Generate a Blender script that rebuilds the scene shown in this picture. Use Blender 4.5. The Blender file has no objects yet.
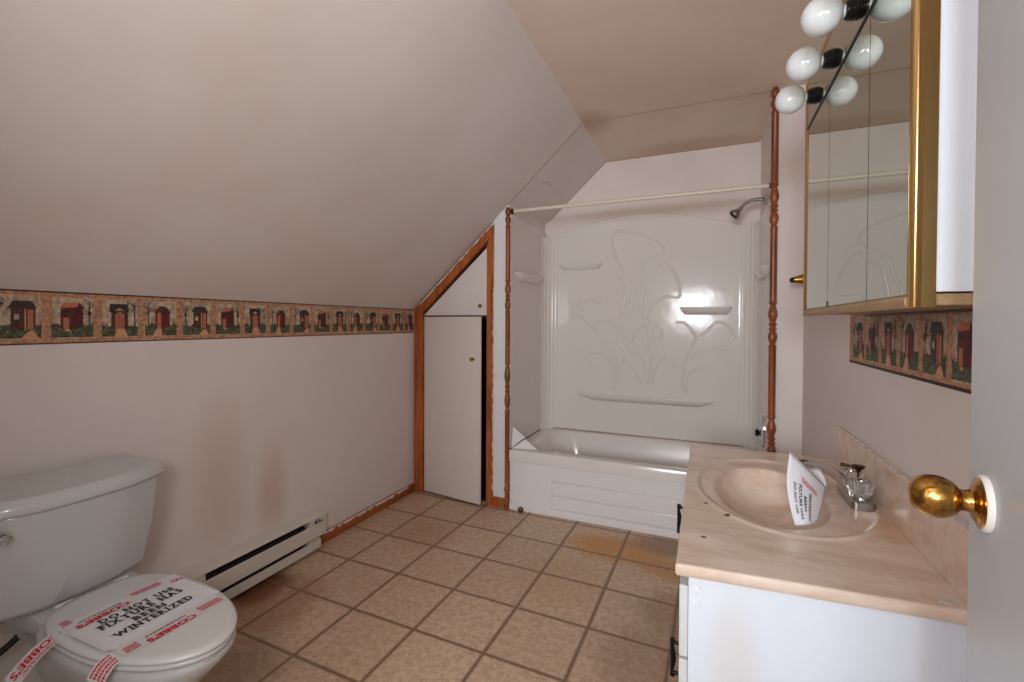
import bpy, bmesh, math, random
from mathutils import Vector, Matrix
random.seed(7)
PI = math.pi
scene = bpy.context.scene
COL = scene.collection

# ------------------------------------------------------------------ materials
def lin(c):
    return tuple((x/12.92 if x <= .04045 else ((x+.055)/1.055)**2.4) for x in [v/255 for v in c]) + (1,)

class N:
    def __init__(s, name):
        s.m = bpy.data.materials.new(name); s.m.use_nodes = True
        s.t = s.m.node_tree; s.b = s.t.nodes['Principled BSDF']
    def n(s, kind, **kw):
        x = s.t.nodes.new(kind)
        for k, v in kw.items(): setattr(x, k, v)
        return x
    def l(s, a, b): s.t.links.new(a, b)
    def math(s, op, a, b=None, c=None):
        x = s.n('ShaderNodeMath', operation=op)
        for i, v in enumerate((a, b, c)):
            if v is None: continue
            if isinstance(v, (int, float)): x.inputs[i].default_value = v
            else: s.l(v, x.inputs[i])
        return x.outputs[0]
    def mix(s, f, a, b):
        x = s.n('ShaderNodeMix', data_type='RGBA')
        for sock, v in ((x.inputs[0], f), (x.inputs[6], a), (x.inputs[7], b)):
            if isinstance(v, (int, float)): sock.default_value = v
            elif isinstance(v, tuple): sock.default_value = v
            else: s.l(v, sock)
        return x.outputs[2]
    def noise(s, scale, detail=4, vec=None, rough=.6):
        x = s.n('ShaderNodeTexNoise'); x.inputs['Scale'].default_value = scale
        x.inputs['Detail'].default_value = detail; x.inputs['Roughness'].default_value = rough
        s.l(vec if vec is not None else s.obj(), x.inputs['Vector']); return x.outputs[0]
    def obj(s):
        if not hasattr(s, '_g'): s._g = s.n('ShaderNodeNewGeometry').outputs['Position']
        return s._g
    def ramp(s, f, lo, hi):
        x = s.n('ShaderNodeMapRange', interpolation_type='SMOOTHSTEP'); s.l(f, x.inputs[0])
        x.inputs[1].default_value = lo; x.inputs[2].default_value = hi; return x.outputs[0]
    def bump(s, h, strength=.2, dist=.002):
        x = s.n('ShaderNodeBump'); x.inputs['Strength'].default_value = strength
        x.inputs['Distance'].default_value = dist; s.l(h, x.inputs['Height']); s.l(x.outputs[0], s.b.inputs['Normal'])
    def col(s, v):
        if isinstance(v, tuple): s.b.inputs['Base Color'].default_value = v
        else: s.l(v, s.b.inputs['Base Color'])
    def spot(s, c, r, soft=.5, squash=(1,1,1), wob=.0):
        """round stain or painted shade of radius r about the world point c"""
        sub = s.n('ShaderNodeVectorMath', operation='SUBTRACT'); s.l(s.obj(), sub.inputs[0]); sub.inputs[1].default_value = c
        mul = s.n('ShaderNodeVectorMath', operation='MULTIPLY'); s.l(sub.outputs[0], mul.inputs[0]); mul.inputs[1].default_value = squash
        ln = s.n('ShaderNodeVectorMath', operation='LENGTH'); s.l(mul.outputs[0], ln.inputs[0])
        d = ln.outputs['Value']
        if wob: d = s.math('ADD', d, s.math('MULTIPLY', s.math('SUBTRACT', s.noise(9), .5), wob))
        f = s.ramp(d, r*(1-soft), r)
        return s.math('SUBTRACT', 1.0, f)

def simple(name, c, rough=.5, metal=0, *, wave=0, var=.06, scale=30, bump=0, spec=None, coat=0, trans=0, ior=None):
    m = N(name); c1 = lin(c)
    if var:
        c2 = tuple(max(0, v*(1-var*2)) for v in c1[:3])+(1,)
        m.col(m.mix(m.noise(scale), c1, c2))
    else: m.col(c1)
    m.b.inputs['Roughness'].default_value = rough; m.b.inputs['Metallic'].default_value = metal
    if spec is not None: m.b.inputs['Specular IOR Level'].default_value = spec
    if coat: m.b.inputs['Coat Weight'].default_value = coat; m.b.inputs['Coat Roughness'].default_value = .06
    if trans: m.b.inputs['Transmission Weight'].default_value = trans
    if ior: m.b.inputs['IOR'].default_value = ior
    if bump: m.bump(m.noise(scale*6), bump, .001)
    if wave: m.bump(m.noise(6, 2), wave, .012)
    return m.m

def wallpaint(name, c, c2, stains_and_shade=(), rough=.55):
    m = N(name)
    f = m.ramp(m.noise(1.7, 3), .35, .7)
    col = m.mix(f, lin(c), lin(c2))
    for (p, r, sq, sc, amt) in stains_and_shade:
        col = m.mix(m.math('MULTIPLY', m.spot(p, r, .85, sq, .05), amt), col, lin(sc))
    m.col(col); m.b.inputs['Roughness'].default_value = rough
    m.bump(m.noise(140, 3), .12, .001)
    return m.m

M = {}
RUST = (176, 122, 84)
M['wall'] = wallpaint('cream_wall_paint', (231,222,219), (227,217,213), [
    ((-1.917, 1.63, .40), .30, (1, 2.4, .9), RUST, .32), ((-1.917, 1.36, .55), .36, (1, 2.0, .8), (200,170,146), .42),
    ((-1.917, 1.02, .50), .20, (1, 3.5, .8), (170,128,98), .5)])  # last spot paints the tank's soft shadow into the wall colour
M['slope'] = wallpaint('cream_slope_paint', (227,217,213), (222,210,205))
M['ceiling'] = wallpaint('tan_ceiling_paint', (232,213,197), (224,203,185), [((-.69,2.85,2.437), .25, (1,1,1), (170,130,95), .5), ((-.1,3.5,2.437), .35, (.6,1.6,1), (185,145,115), .45)])
M['tubwall'] = wallpaint('pale_pink_wall_paint', (236,224,218), (228,214,207), [((-.4,3.583,2.04), .16, (.16,1,2.2), (196,170,150), .55)])  # wide, flat brownish band above the surround
M['whitestrip'] = wallpaint('bluish_white_paint', (232,229,232), (224,220,222))
M['dark'] = simple('dark_wood_closet_lining', (60,42,32), .9)  # dark unfinished wood inside the closet
M['slab_out'] = simple('hall_plaster', (225,222,218), .8)

def floor_mat():
    m = N('sheet_vinyl_tiles')
    mp = m.n('ShaderNodeMapping', vector_type='TEXTURE')
    mp.inputs['Location'].default_value = (-.736, 1.543, 0); mp.inputs['Rotation'].default_value = (0,0,-.0231)
    mp.inputs['Scale'].default_value = (.31,.31,.31)
    m.l(m.obj(), mp.inputs['Vector'])
    sp = m.n('ShaderNodeSeparateXYZ'); m.l(mp.outputs[0], sp.inputs[0])
    def edge(o):
        fr = m.math('FRACT', o); return m.math('MINIMUM', fr, m.math('SUBTRACT', 1.0, fr))
    e = m.math('MINIMUM', edge(sp.outputs[0]), edge(sp.outputs[1]))
    e = m.math('ADD', e, m.math('MULTIPLY', m.math('SUBTRACT', m.noise(60), .5), .012))
    wide = m.math('SUBTRACT', 1.0, m.ramp(e, .020, .036)); thin = m.math('SUBTRACT', 1.0, m.ramp(e, .004, .012))
    # per tile tone
    fl = m.n('ShaderNodeVectorMath', operation='FLOOR'); m.l(mp.outputs[0], fl.inputs[0])
    wn = m.n('ShaderNodeTexWhiteNoise'); m.l(fl.outputs[0], wn.inputs['Vector'])
    n1 = m.ramp(m.noise(34, 8, rough=.78), .40, .60); n2 = m.ramp(m.noise(110, 6, rough=.7), .35, .7)
    base = m.mix(n1, lin((218,188,160)), lin((184,146,117)))
    base = m.mix(m.math('MULTIPLY', n2, .5), base, lin((230,207,184)))
    base = m.mix(m.math('MULTIPLY', wn.outputs[0], .22), base, lin((150,120,95)))
    for (p, r, sq, sc, a) in [((-.44,2.56,0), .34, (1,1.7,1), (200,138,50), .8), ((-.15,2.45,0), .22, (1,1.5,1), (195,132,52), .7), ((-.62,2.15,0), .30, (1,1,1), (186,150,105), .35),
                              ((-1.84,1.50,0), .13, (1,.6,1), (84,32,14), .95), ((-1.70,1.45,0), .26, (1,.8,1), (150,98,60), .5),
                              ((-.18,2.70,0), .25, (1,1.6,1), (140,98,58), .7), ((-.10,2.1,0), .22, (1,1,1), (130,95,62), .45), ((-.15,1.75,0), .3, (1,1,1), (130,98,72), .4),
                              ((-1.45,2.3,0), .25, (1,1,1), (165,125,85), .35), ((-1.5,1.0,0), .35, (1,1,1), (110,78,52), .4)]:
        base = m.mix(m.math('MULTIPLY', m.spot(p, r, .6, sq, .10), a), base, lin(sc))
    c = m.mix(m.math('MULTIPLY', wide, .75), base, lin((138,106,78)))
    c = m.mix(m.math('MULTIPLY', thin, .7), c, lin((92,66,48)))
    m.col(c); m.b.inputs['Roughness'].default_value = .42
    h = m.math('SUBTRACT', m.math('MULTIPLY', n2, .3), wide); m.bump(h, .25, .0015)
    return m.m
M['floor'] = floor_mat()

def wood(name, a, b, rough=.4, axis=2):
    m = N(name); mp = m.n('ShaderNodeMapping'); sc = [38,38,38]; sc[axis] = 3.0; mp.inputs['Scale'].default_value = sc
    m.l(m.obj(), mp.inputs['Vector'])
    f = m.ramp(m.noise(1.0, 6, mp.outputs[0], .7), .35, .68)
    m.col(m.mix(f, lin(a), lin(b))); m.b.inputs['Roughness'].default_value = rough
    m.bump(f, .1, .001); return m.m
M['oak'] = wood('orange_oak_trim', (188,106,52), (142,68,28), .38)
M['oak_y'] = wood('orange_oak_baseboard', (176,98,48), (130,62,26), .4, 1)
M['spindle'] = wood('turned_brown_wood', (160,88,46), (104,50,24), .35)
M['railwood'] = wood('brown_rail_wood', (176,146,108), (148,118,84), .5, 1)

def porcelain(name, c, rough=.12): return simple(name, c, rough, var=.02, scale=5, coat=.25)
M['porc'] = porcelain('white_porcelain', (206,207,208))
M['seatpl'] = porcelain('white_seat_plastic', (222,222,222), .22)
M['tub'] = porcelain('offwhite_tub_enamel', (232,224,218), .16)
M['surround'] = simple('glossy_offwhite_surround', (232,223,217), .11, var=.02, scale=5, spec=.22, wave=.13)
M['apron'] = porcelain('white_apron_enamel', (236,232,230), .25)
M['heater'] = simple('offwhite_heater_enamel', (222,214,204), .4, var=.04)
M['slotdark'] = simple('dark_heater_slot', (38,30,26), .7)
M['doorwhite'] = simple('painted_closet_door', (228,216,210), .45, var=.03, scale=4)
M['hatch'] = simple('painted_hatch', (230,220,218), .45, var=.03, scale=4)
M['doorgrey'] = simple('cool_white_door_paint', (196,200,206), .34, var=.03, scale=5)
M['vanwhite'] = N('white_vanity_laminate')
def _v():
    m = M['vanwhite']; c = lin((226,230,240))
    c = m.mix(m.math('MULTIPLY', m.spot((.06,1.05,.50), .16, .8, (2.4,1,.7), .05), .35), c, lin((214,200,176)))
    c = m.mix(m.math('MULTIPLY', m.ramp(m.noise(3.2,4), .52,.7), .35), c, lin((212,214,220)))
    m.col(c); m.b.inputs['Roughness'].default_value = .4; M['vanwhite'] = m.m
_v()
M['vanedge'] = simple('worn_white_drawer_paint', (222,224,222), .5, var=.12, scale=14)
M['blackiron'] = simple('black_iron', (22,20,20), .4, .6, var=0)
M['bronze'] = simple('tarnished_bronze', (96,72,50), .35, .9, var=.2)
M['brass'] = N('worn_brass')
def _b():
    m = M['brass']; f = m.ramp(m.noise(55,5), .42, .72)
    m.col(m.mix(f, lin((198,150,76)), lin((112,76,36)))); m.b.inputs['Metallic'].default_value = 1
    m.l(m.math('ADD', .16, m.math('MULTIPLY', f, .25)), m.b.inputs['Roughness']); M['brass'] = m.m
_b()
M['gold'] = simple('polished_gold_frame', (224,184,120), .27, 1, var=.05, scale=12)
M['goldworn'] = simple('gold_foil_worn', (200,160,92), .3, 1, var=.3, scale=50)
M['chrome'] = simple('chrome', (214,214,216), .1, 1, var=0)
M['dullchrome'] = simple('dull_grey_metal', (168,162,158), .32, 1, var=.1)
M['acrylic'] = simple('clear_acrylic', (248,248,248), .04, var=0, trans=.92, ior=1.49)
M['mirror'] = simple('silvered_mirror', (206,212,204), .012, 1, var=0)
M['joint'] = simple('black_mirror_joint', (16,16,16), .4, var=0)
M['socket'] = simple('black_bulb_socket', (14,13,13), .3, var=0)
M['bulb'] = porcelain('opal_bulb_glass', (222,226,228), .08)
M['bulbneck'] = simple('white_bulb_neck', (232,232,230), .3, var=0)
M['rod'] = simple('ivory_curtain_rod', (226,214,198), .35, var=.05)
M['paper'] = simple('white_paper', (234,234,240), .8, var=.02)
M['ink'] = simple('black_print', (20,20,26), .7, var=0)
M['red'] = simple('red_print', (206,32,52), .6, var=0)
M['tape'] = simple('white_packing_tape', (228,226,228), .3, var=.02)
M['greyink'] = simple('grey_print', (70,66,70), .7, var=0)
M['caulk'] = simple('tan_caulk', (176,150,124), .7)
M['crack'] = simple('dark_crack_line', (92,70,54), .9, var=0)
M['flake'] = simple('peeled_white_paint', (236,230,224), .7)
M['rubber'] = simple('black_supply_hose', (22,20,20), .5)
def marble():
    m = N('pinkish_cultured_marble'); mp = m.n('ShaderNodeMapping'); mp.inputs['Scale'].default_value = (2.2, 6, 6); mp.inputs['Rotation'].default_value = (0,0,.5)
    m.l(m.obj(), mp.inputs['Vector'])
    w = m.noise(2.4, 8, mp.outputs[0], .65)
    c = m.mix(m.ramp(w, .38, .66), lin((234,213,198)), lin((214,186,165)))
    c = m.mix(m.math('MULTIPLY', m.ramp(m.noise(3.1, 6), .5, .75), .45), c, lin((214,180,148)))
    c = m.mix(m.math('MULTIPLY', m.spot((.41,1.42,.716), .12, .9, (2,.6,1), .1), .35), c, lin((206,150,98)))
    c = m.mix(m.math('MULTIPLY', m.spot((.36,1.95,.716), .16, .9, (1,1,1), .1), .35), c, lin((206,160,116)))
    for p, r in [((.005,1.43,.716), .006), ((.055,1.36,.716), .007), ((-.0,1.20,.716), .006), ((.205,1.46,.65), .006), ((.195,1.38,.69), .007)]:
        c = m.mix(m.spot(p, r*1.3, .4, (1,1,.1), 0), c, lin((84,44,38)))
    m.col(c); m.b.inputs['Roughness'].default_value = .22; m.b.inputs['Coat Weight'].default_value = .3
    return m.m
M['marble'] = marble()
def pap(name, c, amt=.25, sc=90):
    m = N(name); c1 = lin(c); c2 = tuple(v*(1-amt*1.6) for v in c1[:3])+(1,)
    m.col(m.mix(m.ramp(m.noise(sc, 5), .35, .65), c1, c2)); m.b.inputs['Roughness'].default_value = .6; return m.m
PM = [pap('paper_tan',(206,152,116),.3,70), pap('paper_cream',(208,184,158),.3,55), pap('paper_grass',(96,102,74),.45), pap('paper_redbrown',(92,52,44),.35),
      pap('paper_roof',(58,50,46),.2), pap('paper_door',(196,116,90),.15), pap('paper_path',(220,160,122),.15), pap('paper_black',(44,30,24),.1), pap('paper_twig',(86,70,58),.2),
      pap('paper_barn_red',(112,36,38),.35), pap('paper_orange_tan',(214,166,116),.2)]

# ------------------------------------------------------------------ mesh helpers
def link(o, parent=None):
    COL.objects.link(o)
    if parent is not None: o.parent = parent
    return o
def setm(o, m):
    if isinstance(m, (list, tuple)):
        for x in m: o.data.materials.append(x)
    else: o.data.materials.append(m)
def obj(name, bm, m, parent=None, smooth=None, bevel=0, seg=2):
    """link a bmesh (world coordinates) as one mesh object; parent empties sit unrotated"""
    me = bpy.data.meshes.new(name); bmesh.ops.recalc_face_normals(bm, faces=bm.faces)
    bm.to_mesh(me); bm.free(); o = bpy.data.objects.new(name, me); setm(o, m)
    if parent is not None:
        off = Vector((0,0,0)); p = parent
        while p is not None: off += p.location; p = p.parent
        me.transform(Matrix.Translation(-off))
    link(o, parent)
    if smooth:
        for p in me.polygons: p.use_smooth = True
        if smooth < 3:
            me.set_sharp_from_angle(angle=smooth)
    if bevel:
        b = o.modifiers.new('bevel', 'BEVEL'); b.width = bevel; b.segments = seg; b.limit_method = 'ANGLE'; b.angle_limit = .6
    return o
def tag(o, label=None, cat=None, group=None, kind=None):
    if label: o['label'] = label
    if cat: o['category'] = cat
    if group: o['group'] = group
    if kind: o['kind'] = kind
    return o
def thing(name, loc, label, cat, group=None):
    o = bpy.data.objects.new(name, None); o.location = loc; o.empty_display_size = .05; link(o); return tag(o, label, cat, group)
def B(): return bmesh.new()
def box(bm, a, b, mi=0, rot=None, piv=None):
    vs = []
    for x in (a[0], b[0]):
        for y in (a[1], b[1]):
            for z in (a[2], b[2]):
                v = Vector((x, y, z))
                if rot is not None: v = rot @ (v-Vector(piv)) + Vector(piv)
                vs.append(bm.verts.new(v))
    for f in ((0,1,3,2),(4,6,7,5),(0,4,5,1),(2,3,7,6),(0,2,6,4),(1,5,7,3)):
        fc = bm.faces.new([vs[i] for i in f]); fc.material_index = mi
    return bm
def prism(bm, pts, axis, a, b, mi=0):
    """extrude polygon pts (2D in the other two axes, in x,y,z order) from a to b along axis"""
    def P(p, t):
        q = list(p); q.insert(axis, t); return Vector(q)
    v0 = [bm.verts.new(P(p, a)) for p in pts]; v1 = [bm.verts.new(P(p, b)) for p in pts]; n = len(pts)
    f = [bm.faces.new(v0), bm.faces.new(v1[::-1])]
    for i in range(n): f.append(bm.faces.new((v0[i], v0[(i+1)%n], v1[(i+1)%n], v1[i])))
    for x in f: x.material_index = mi
    return bm
def lathe(bm, prof, o, d=(0,0,1), seg=24, mi=0, rib=0, ribn=12):
    o = Vector(o); d = Vector(d).normalized(); q = Vector((0,0,1)).rotation_difference(d)
    rings = []
    for (t, r) in prof:
        ring = []
        for k in range(seg):
            a = 2*PI*k/seg; rr = max(r, 1e-4)*(1+(rib*math.cos(ribn*a) if rib else 0))
            ring.append(bm.verts.new(o + q @ Vector((rr*math.cos(a), rr*math.sin(a), t))))
        rings.append(ring)
    for i in range(len(rings)-1):
        for k in range(seg):
            f = bm.faces.new((rings[i][k], rings[i][(k+1)%seg], rings[i+1][(k+1)%seg], rings[i+1][k])); f.material_index = mi
    bm.faces.new(rings[0][::-1]).material_index = mi; bm.faces.new(rings[-1]).material_index = mi
    return bm
def tube(bm, pts, r, seg=10, mi=0, flat=1.0, up=None):
    pts = [Vector(p) for p in pts]; n = len(pts); rr = r if isinstance(r, (list, tuple)) else [r]*n
    prev = None; rings = []
    for i, p in enumerate(pts):
        t = (pts[min(i+1, n-1)]-pts[max(i-1, 0)]).normalized()
        if up is not None: a = t.cross(Vector(up)).normalized()
        elif prev is None:
            a = t.cross(Vector((0,0,1)) if abs(t.z) < .9 else Vector((1,0,0))).normalized()
        else: a = (prev - t*prev.dot(t)).normalized()
        prev = a; b = t.cross(a)
        rings.append([bm.verts.new(p + (a*math.cos(2*PI*k/seg) + b*math.sin(2*PI*k/seg)*flat)*rr[i]) for k in range(seg)])
    for i in range(n-1):
        for k in range(seg):
            bm.faces.new((rings[i][k], rings[i][(k+1)%seg], rings[i+1][(k+1)%seg], rings[i+1][k])).material_index = mi
    bm.faces.new(rings[0][::-1]).material_index = mi; bm.faces.new(rings[-1]).material_index = mi
    return bm
def smoothpath(pts, k=6):
    P = [Vector(p) for p in pts]; out = []
    for i in range(len(P)-1):
        p0, p1, p2, p3 = P[max(i-1,0)], P[i], P[i+1], P[min(i+2,len(P)-1)]
        for j in range(k):
            t = j/k
            out.append(.5*((2*p1)+(p2-p0)*t+(2*p0-5*p1+4*p2-p3)*t*t+(3*p1-p0-3*p2+p3)*t**3))
    out.append(P[-1]); return out
def loft(bm, rings, mi=0, cap=True):
    R = [[bm.verts.new(p) for p in r] for r in rings]; n = len(R[0])
    for i in range(len(R)-1):
        for k in range(n): bm.faces.new((R[i][k], R[i][(k+1)%n], R[i+1][(k+1)%n], R[i+1][k])).material_index = mi
    if cap: bm.faces.new(R[0][::-1]).material_index = mi; bm.faces.new(R[-1]).material_index = mi
    return bm
def rrect(x0, x1, y0, y1, r, z, n=6):
    out = []
    for (cx, cy, a0) in ((x1-r, y1-r, 0), (x0+r, y1-r, PI/2), (x0+r, y0+r, PI), (x1-r, y0+r, 1.5*PI)):
        for k in range(n+1):
            a = a0 + PI/2*k/n; out.append(Vector((cx+r*math.cos(a), cy+r*math.sin(a), z)))
    return out
def textmesh(bm, s, place, bold=.0, mi=0, spacing=1.0, depth=0):
    """write s; place(u, v) maps u in 0..1 along the line and v in text heights to a world point"""
    cu = bpy.data.curves.new('t', 'FONT'); cu.body = s; cu.size = 1; cu.offset = bold; cu.space_character = spacing; cu.resolution_u = 3; cu.fill_mode = 'FRONT'
    o = bpy.data.objects.new('t', cu); COL.objects.link(o)
    dg = bpy.context.evaluated_depsgraph_get(); me = bpy.data.meshes.new_from_object(o.evaluated_get(dg))
    COL.objects.unlink(o); bpy.data.objects.remove(o)
    xs = [v.co.x for v in me.vertices]; x0, x1 = min(xs), max(xs); H = .72
    vs = [bm.verts.new(place((v.co.x-x0)/(x1-x0), v.co.y/H)) for v in me.vertices]
    for p in me.polygons:
        try: bm.faces.new([vs[i] for i in p.vertices]).material_index = mi
        except ValueError: pass
    bpy.data.meshes.remove(me)
SERIF = {'D':'lb lt','N':'lb lt rt','T':'cb','U':'lt rt','E':'lb lt','F':'lb lt','I':'cb ct','X':'lb lt rb rt','R':'lb lt rb','H':'lb lt rb rt','A':'lb rb','B':'lb lt','W':'lt rt','M':'lb rb'}
def serifmesh(bm, s, place, bold=.05):
    """write s in heavy slab-serif capitals; place(u, v) as in textmesh"""
    items = []; x = 0
    for ch in s:
        if ch == ' ': x += .42; continue
        cu = bpy.data.curves.new('t', 'FONT'); cu.body = ch; cu.size = 1; cu.offset = bold; cu.resolution_u = 3
        o = bpy.data.objects.new('t', cu); COL.objects.link(o)
        me = bpy.data.meshes.new_from_object(o.evaluated_get(bpy.context.evaluated_depsgraph_get()))
        COL.objects.unlink(o); bpy.data.objects.remove(o)
        xs = [v.co.x for v in me.vertices]; a, b = min(xs), max(xs); w = b-a
        polys = [[(me.vertices[i].co.x-a+x, me.vertices[i].co.y/.72) for i in p.vertices] for p in me.polygons]
        for t in SERIF.get(ch, '').split():
            cx = {'l': x+.09, 'c': x+w/2, 'r': x+w-.09}[t[0]]; y0, y1 = ((-.06, .07) if t[1] == 'b' else (.93, 1.06)); hw = .17
            polys.append([(cx-hw, y0), (cx+hw, y0), (cx+hw, y1), (cx-hw, y1)])
        items += polys; x += w + .16; bpy.data.meshes.remove(me)
    for p in items:
        vs = [bm.verts.new(place(px/(x-.16), py)) for px, py in p]
        try: bm.faces.new(vs)
        except ValueError: pass
def smallprint(bm, place, rows, mi=0, rnd=random):
    """rows of tiny bars: print too small to read"""
    for r in range(rows):
        u = rnd.uniform(0, .12)
        while u < .97-rnd.uniform(0,.1):
            w = rnd.uniform(.03, .09); v0 = 1-(r+.2)/rows; v1 = 1-(r+.8)/rows
            q = [place(u, v0), place(min(1,u+w), v0), place(min(1,u+w), v1), place(u, v1)]
            bm.faces.new([bm.verts.new(p) for p in q]).material_index = mi
            u += w + .02
# ------------------------------------------------------------------ key dimensions (metres)
XL, ZK = -1.917, 1.314            # low wall on the left
XRG, ZC = -.699, 2.437            # ridge where the slope meets the flat ceiling
SL = (ZC-ZK)/(XRG-XL)
def zs(x): return ZK + (x-XL)*SL
XR = .456; YF = 2.833; YB = 3.583; YC = 2.85
TL, TR = -1.165, .314              # inner faces of the tub alcove
YD = -.02                          # inner face of the wall with the entrance door
YH = -1.9                          # far end of the hall behind
def S(name, bm, m, **k): return tag(obj(name, bm, m, **k), kind='structure')

S('floor', box(B(), (-2.1, YH-.1, -.1), (1.0, 3.75, 0)), M['floor'])
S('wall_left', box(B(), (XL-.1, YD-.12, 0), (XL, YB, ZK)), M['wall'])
bm = B(); t = .09; nx, nz = -SL, 1; l = math.hypot(nx, nz); nx, nz = nx/l*t, nz/l*t
prism(bm, [(XL, ZK), (XRG, ZC), (XRG+nx, ZC+nz), (XL+nx-.05, ZK+nz-.05)], 1, YD-.12, YB+.05)
S('ceiling_slope', bm, M['slope'])
S('ceiling', box(B(), (XRG-.05, YD-.12, ZC), (XR+.1, YB+.05, ZC+.1)), M['ceiling'])
S('wall_right', box(B(), (XR, YD-.12, 0), (XR+.1, YB+.05, ZC)), M['wall'])
S('wall_back', box(B(), (XL-.1, YB, 0), (XR, YB+.1, ZC)), M['tubwall'])
S('wall_tub_right', box(B(), (TR+.012, YF, 0), (XR, YB, ZC)), M['tubwall'])
bm = B(); prism(bm, [(-1.205, 0), (TL-.012, 0), (TL-.012, zs(TL-.012)), (-1.205, zs(-1.205))], 1, YF, YB)
S('wall_tub_left', bm, M['tubwall'])
bm = B(); prism(bm, [(-1.29, 0), (-1.204, 0), (-1.204, zs(-1.204)), (-1.29, zs(-1.29))], 1, YF+.003, YF+.06)
S('wall_strip', bm, M['whitestrip'])
# closet lining behind the little door
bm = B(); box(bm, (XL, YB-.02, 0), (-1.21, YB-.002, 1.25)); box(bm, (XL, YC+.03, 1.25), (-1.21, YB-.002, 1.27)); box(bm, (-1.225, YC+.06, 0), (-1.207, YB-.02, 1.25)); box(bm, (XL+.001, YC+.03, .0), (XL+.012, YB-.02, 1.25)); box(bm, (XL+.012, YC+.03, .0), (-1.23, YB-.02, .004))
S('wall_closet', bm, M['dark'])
# wall with the entrance door, behind the camera, and the hall that lights the room
bm = B(); x0, x1, ztop = -.68, .24, 2.06  # unseen doorway, left jamb placed to keep light off the toilet corner
prism(bm, [(XL, 0), (x0, 0), (x0, ztop), (x1, ztop), (x1, 0), (XR, 0), (XR, ZC), (XRG, ZC), (XL, ZK)], 1, YD-.12, YD)
S('wall_front', bm, M['wall'])
HX0, HX1 = -1.5, .9
bm = B(); box(bm, (HX0-.1, YH, 0), (HX0, YD-.12, 2.5)); S('wall_hall_left', bm, M['slab_out'])
bm = B(); box(bm, (HX1, YH, 0), (HX1+.1, YD-.12, 2.5)); S('wall_hall_right', bm, M['slab_out'])
S('ceiling_hall', box(B(), (HX0-.1, YH-.1, 2.45), (HX1+.1, YD-.12, 2.55)), M['slab_out'])
WX0, WX1, WZ0, WZ1 = -.52, .18, 1.15, 1.80
bm = B()
box(bm, (HX0-.1, YH-.1, 0), (WX0, YH, 2.5)); box(bm, (WX1, YH-.1, 0), (HX1+.1, YH, 2.5)); box(bm, (WX0, YH-.1, 0), (WX1, YH, WZ0)); box(bm, (WX0, YH-.1, WZ1), (WX1, YH, 2.5))
S('wall_hall_back', bm, M['slab_out'])
wf = S('window_1', box(box(box(box(B(), (WX0, YH-.07, WZ0), (WX0+.05, YH-.03, WZ1)), (WX1-.05, YH-.07, WZ0), (WX1, YH-.03, WZ1)), (WX0+.05, YH-.07, WZ0), (WX1-.05, YH-.03, WZ0+.05)), (WX0+.05, YH-.07, WZ1-.05), (WX1-.05, YH-.03, WZ1)), M['flake'])
obj('window_mullion', box(B(), (WX0+.05, YH-.065, 1.42), (WX1-.05, YH-.035, 1.46)), M['flake'], wf)

# ------------------------------------------------------------------ seams, baseboards and closet trim
bm = B(); tube(bm, [(TL-.02, YF, zs(TL-.02)-.001), (XRG, YF, ZC-.001), (TR, YF, ZC-.001)], .0036, 6)
S('trim_1', bm, M['caulk'])
bm = B(); tube(bm, [(-1.0, 3.0, zs(-1.0)-.0003), (-.985, 3.08, zs(-.985)-.0003), (-.99, 3.15, zs(-.99)-.0003)], .0016, 5); S('trim_2', bm, M['crack'])
bm = B(); tube(bm, [(TL+.02, YB-.001, zs(TL+.02)-.002), (XRG, YB-.001, ZC-.002), (TR, YB-.001, ZC-.002)], .003, 6); S('trim_3', bm, M['caulk'])

rnd = random.Random(3)
def ragged(bm, p0, p1, w, n, up=(0,0,1), rnd=rnd):
    """strip with a torn lower edge, hanging paint residue"""
    p0, p1, up = Vector(p0), Vector(p1), Vector(up); a = []; b = []
    for i in range(n+1):
        p = p0.lerp(p1, i/n); a.append(bm.verts.new(p)); b.append(bm.verts.new(p + up*w*rnd.uniform(.1, 1)))
    for i in range(n): bm.faces.new((a[i], a[i+1], b[i+1], b[i]))
bl = S('baseboard_left', box(B(), (XL, 1.93, 0), (XL+.013, YC-.012, .062)), M['oak_y'], bevel=.003)
bm = B(); ragged(bm, (XL+.0136, 1.95, .062), (XL+.0136, 2.75, .062), -.022, 46); obj('paint_residue', bm, M['flake'], bl)
bf = S('baseboard_back', box(B(), (-1.283, YF-.012, 0), (-1.196, YF+.0025, .062)), M['oak'], bevel=.002)

ct = thing('closet_door_casing', (-1.6, YC, 0), 'orange oak trim boards framing the sloped closet opening beside the tub', 'door casing')
yf, yk = YC-.018, YC+.02
xa, xb = XL+.002, XL+.077
obj('casing_post', prism(B(), [(xa, 0), (xb, 0), (xb, zs(xb)-.10), (xa, zs(xa)-.012)], 1, yf, yk), M['oak'], ct, bevel=.004)
xc, xd = -1.338, -1.284
obj('casing_post', prism(B(), [(xc, 0), (xd, 0), (xd, zs(xd)-.05), (xc, zs(xc)-.11)], 1, yf, yk), M['oak'], ct, bevel=.004)
ra = prism(B(), [(xa, zs(xa)-.012), (xd, zs(xd)-.045+.033), (xd, zs(xd)-.088), (xb+.004, zs(xb)-.096), (xa+.03, zs(xa)-.04)], 1, yf-.004, yk)
rk = obj('casing_rake', ra, M['oak'], ct, bevel=.003)
bm = B(); d = Vector((1,0,SL)).normalized()
ragged(bm, (xa+.05, yf-.0045, zs(xa+.05)-.014), (xd, yf-.0045, zs(xd)-.014), .010, 34, up=(.7,0,-.8))
obj('paint_residue', bm, M['flake'], rk)
bm = B(); ragged(bm, (xd+.0002, yf-.0005, .10), (xd+.0002, yf-.0005, 1.45), .010, 60, up=(-1,0,0)); obj('paint_residue', bm, M['flake'], ct)

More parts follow.
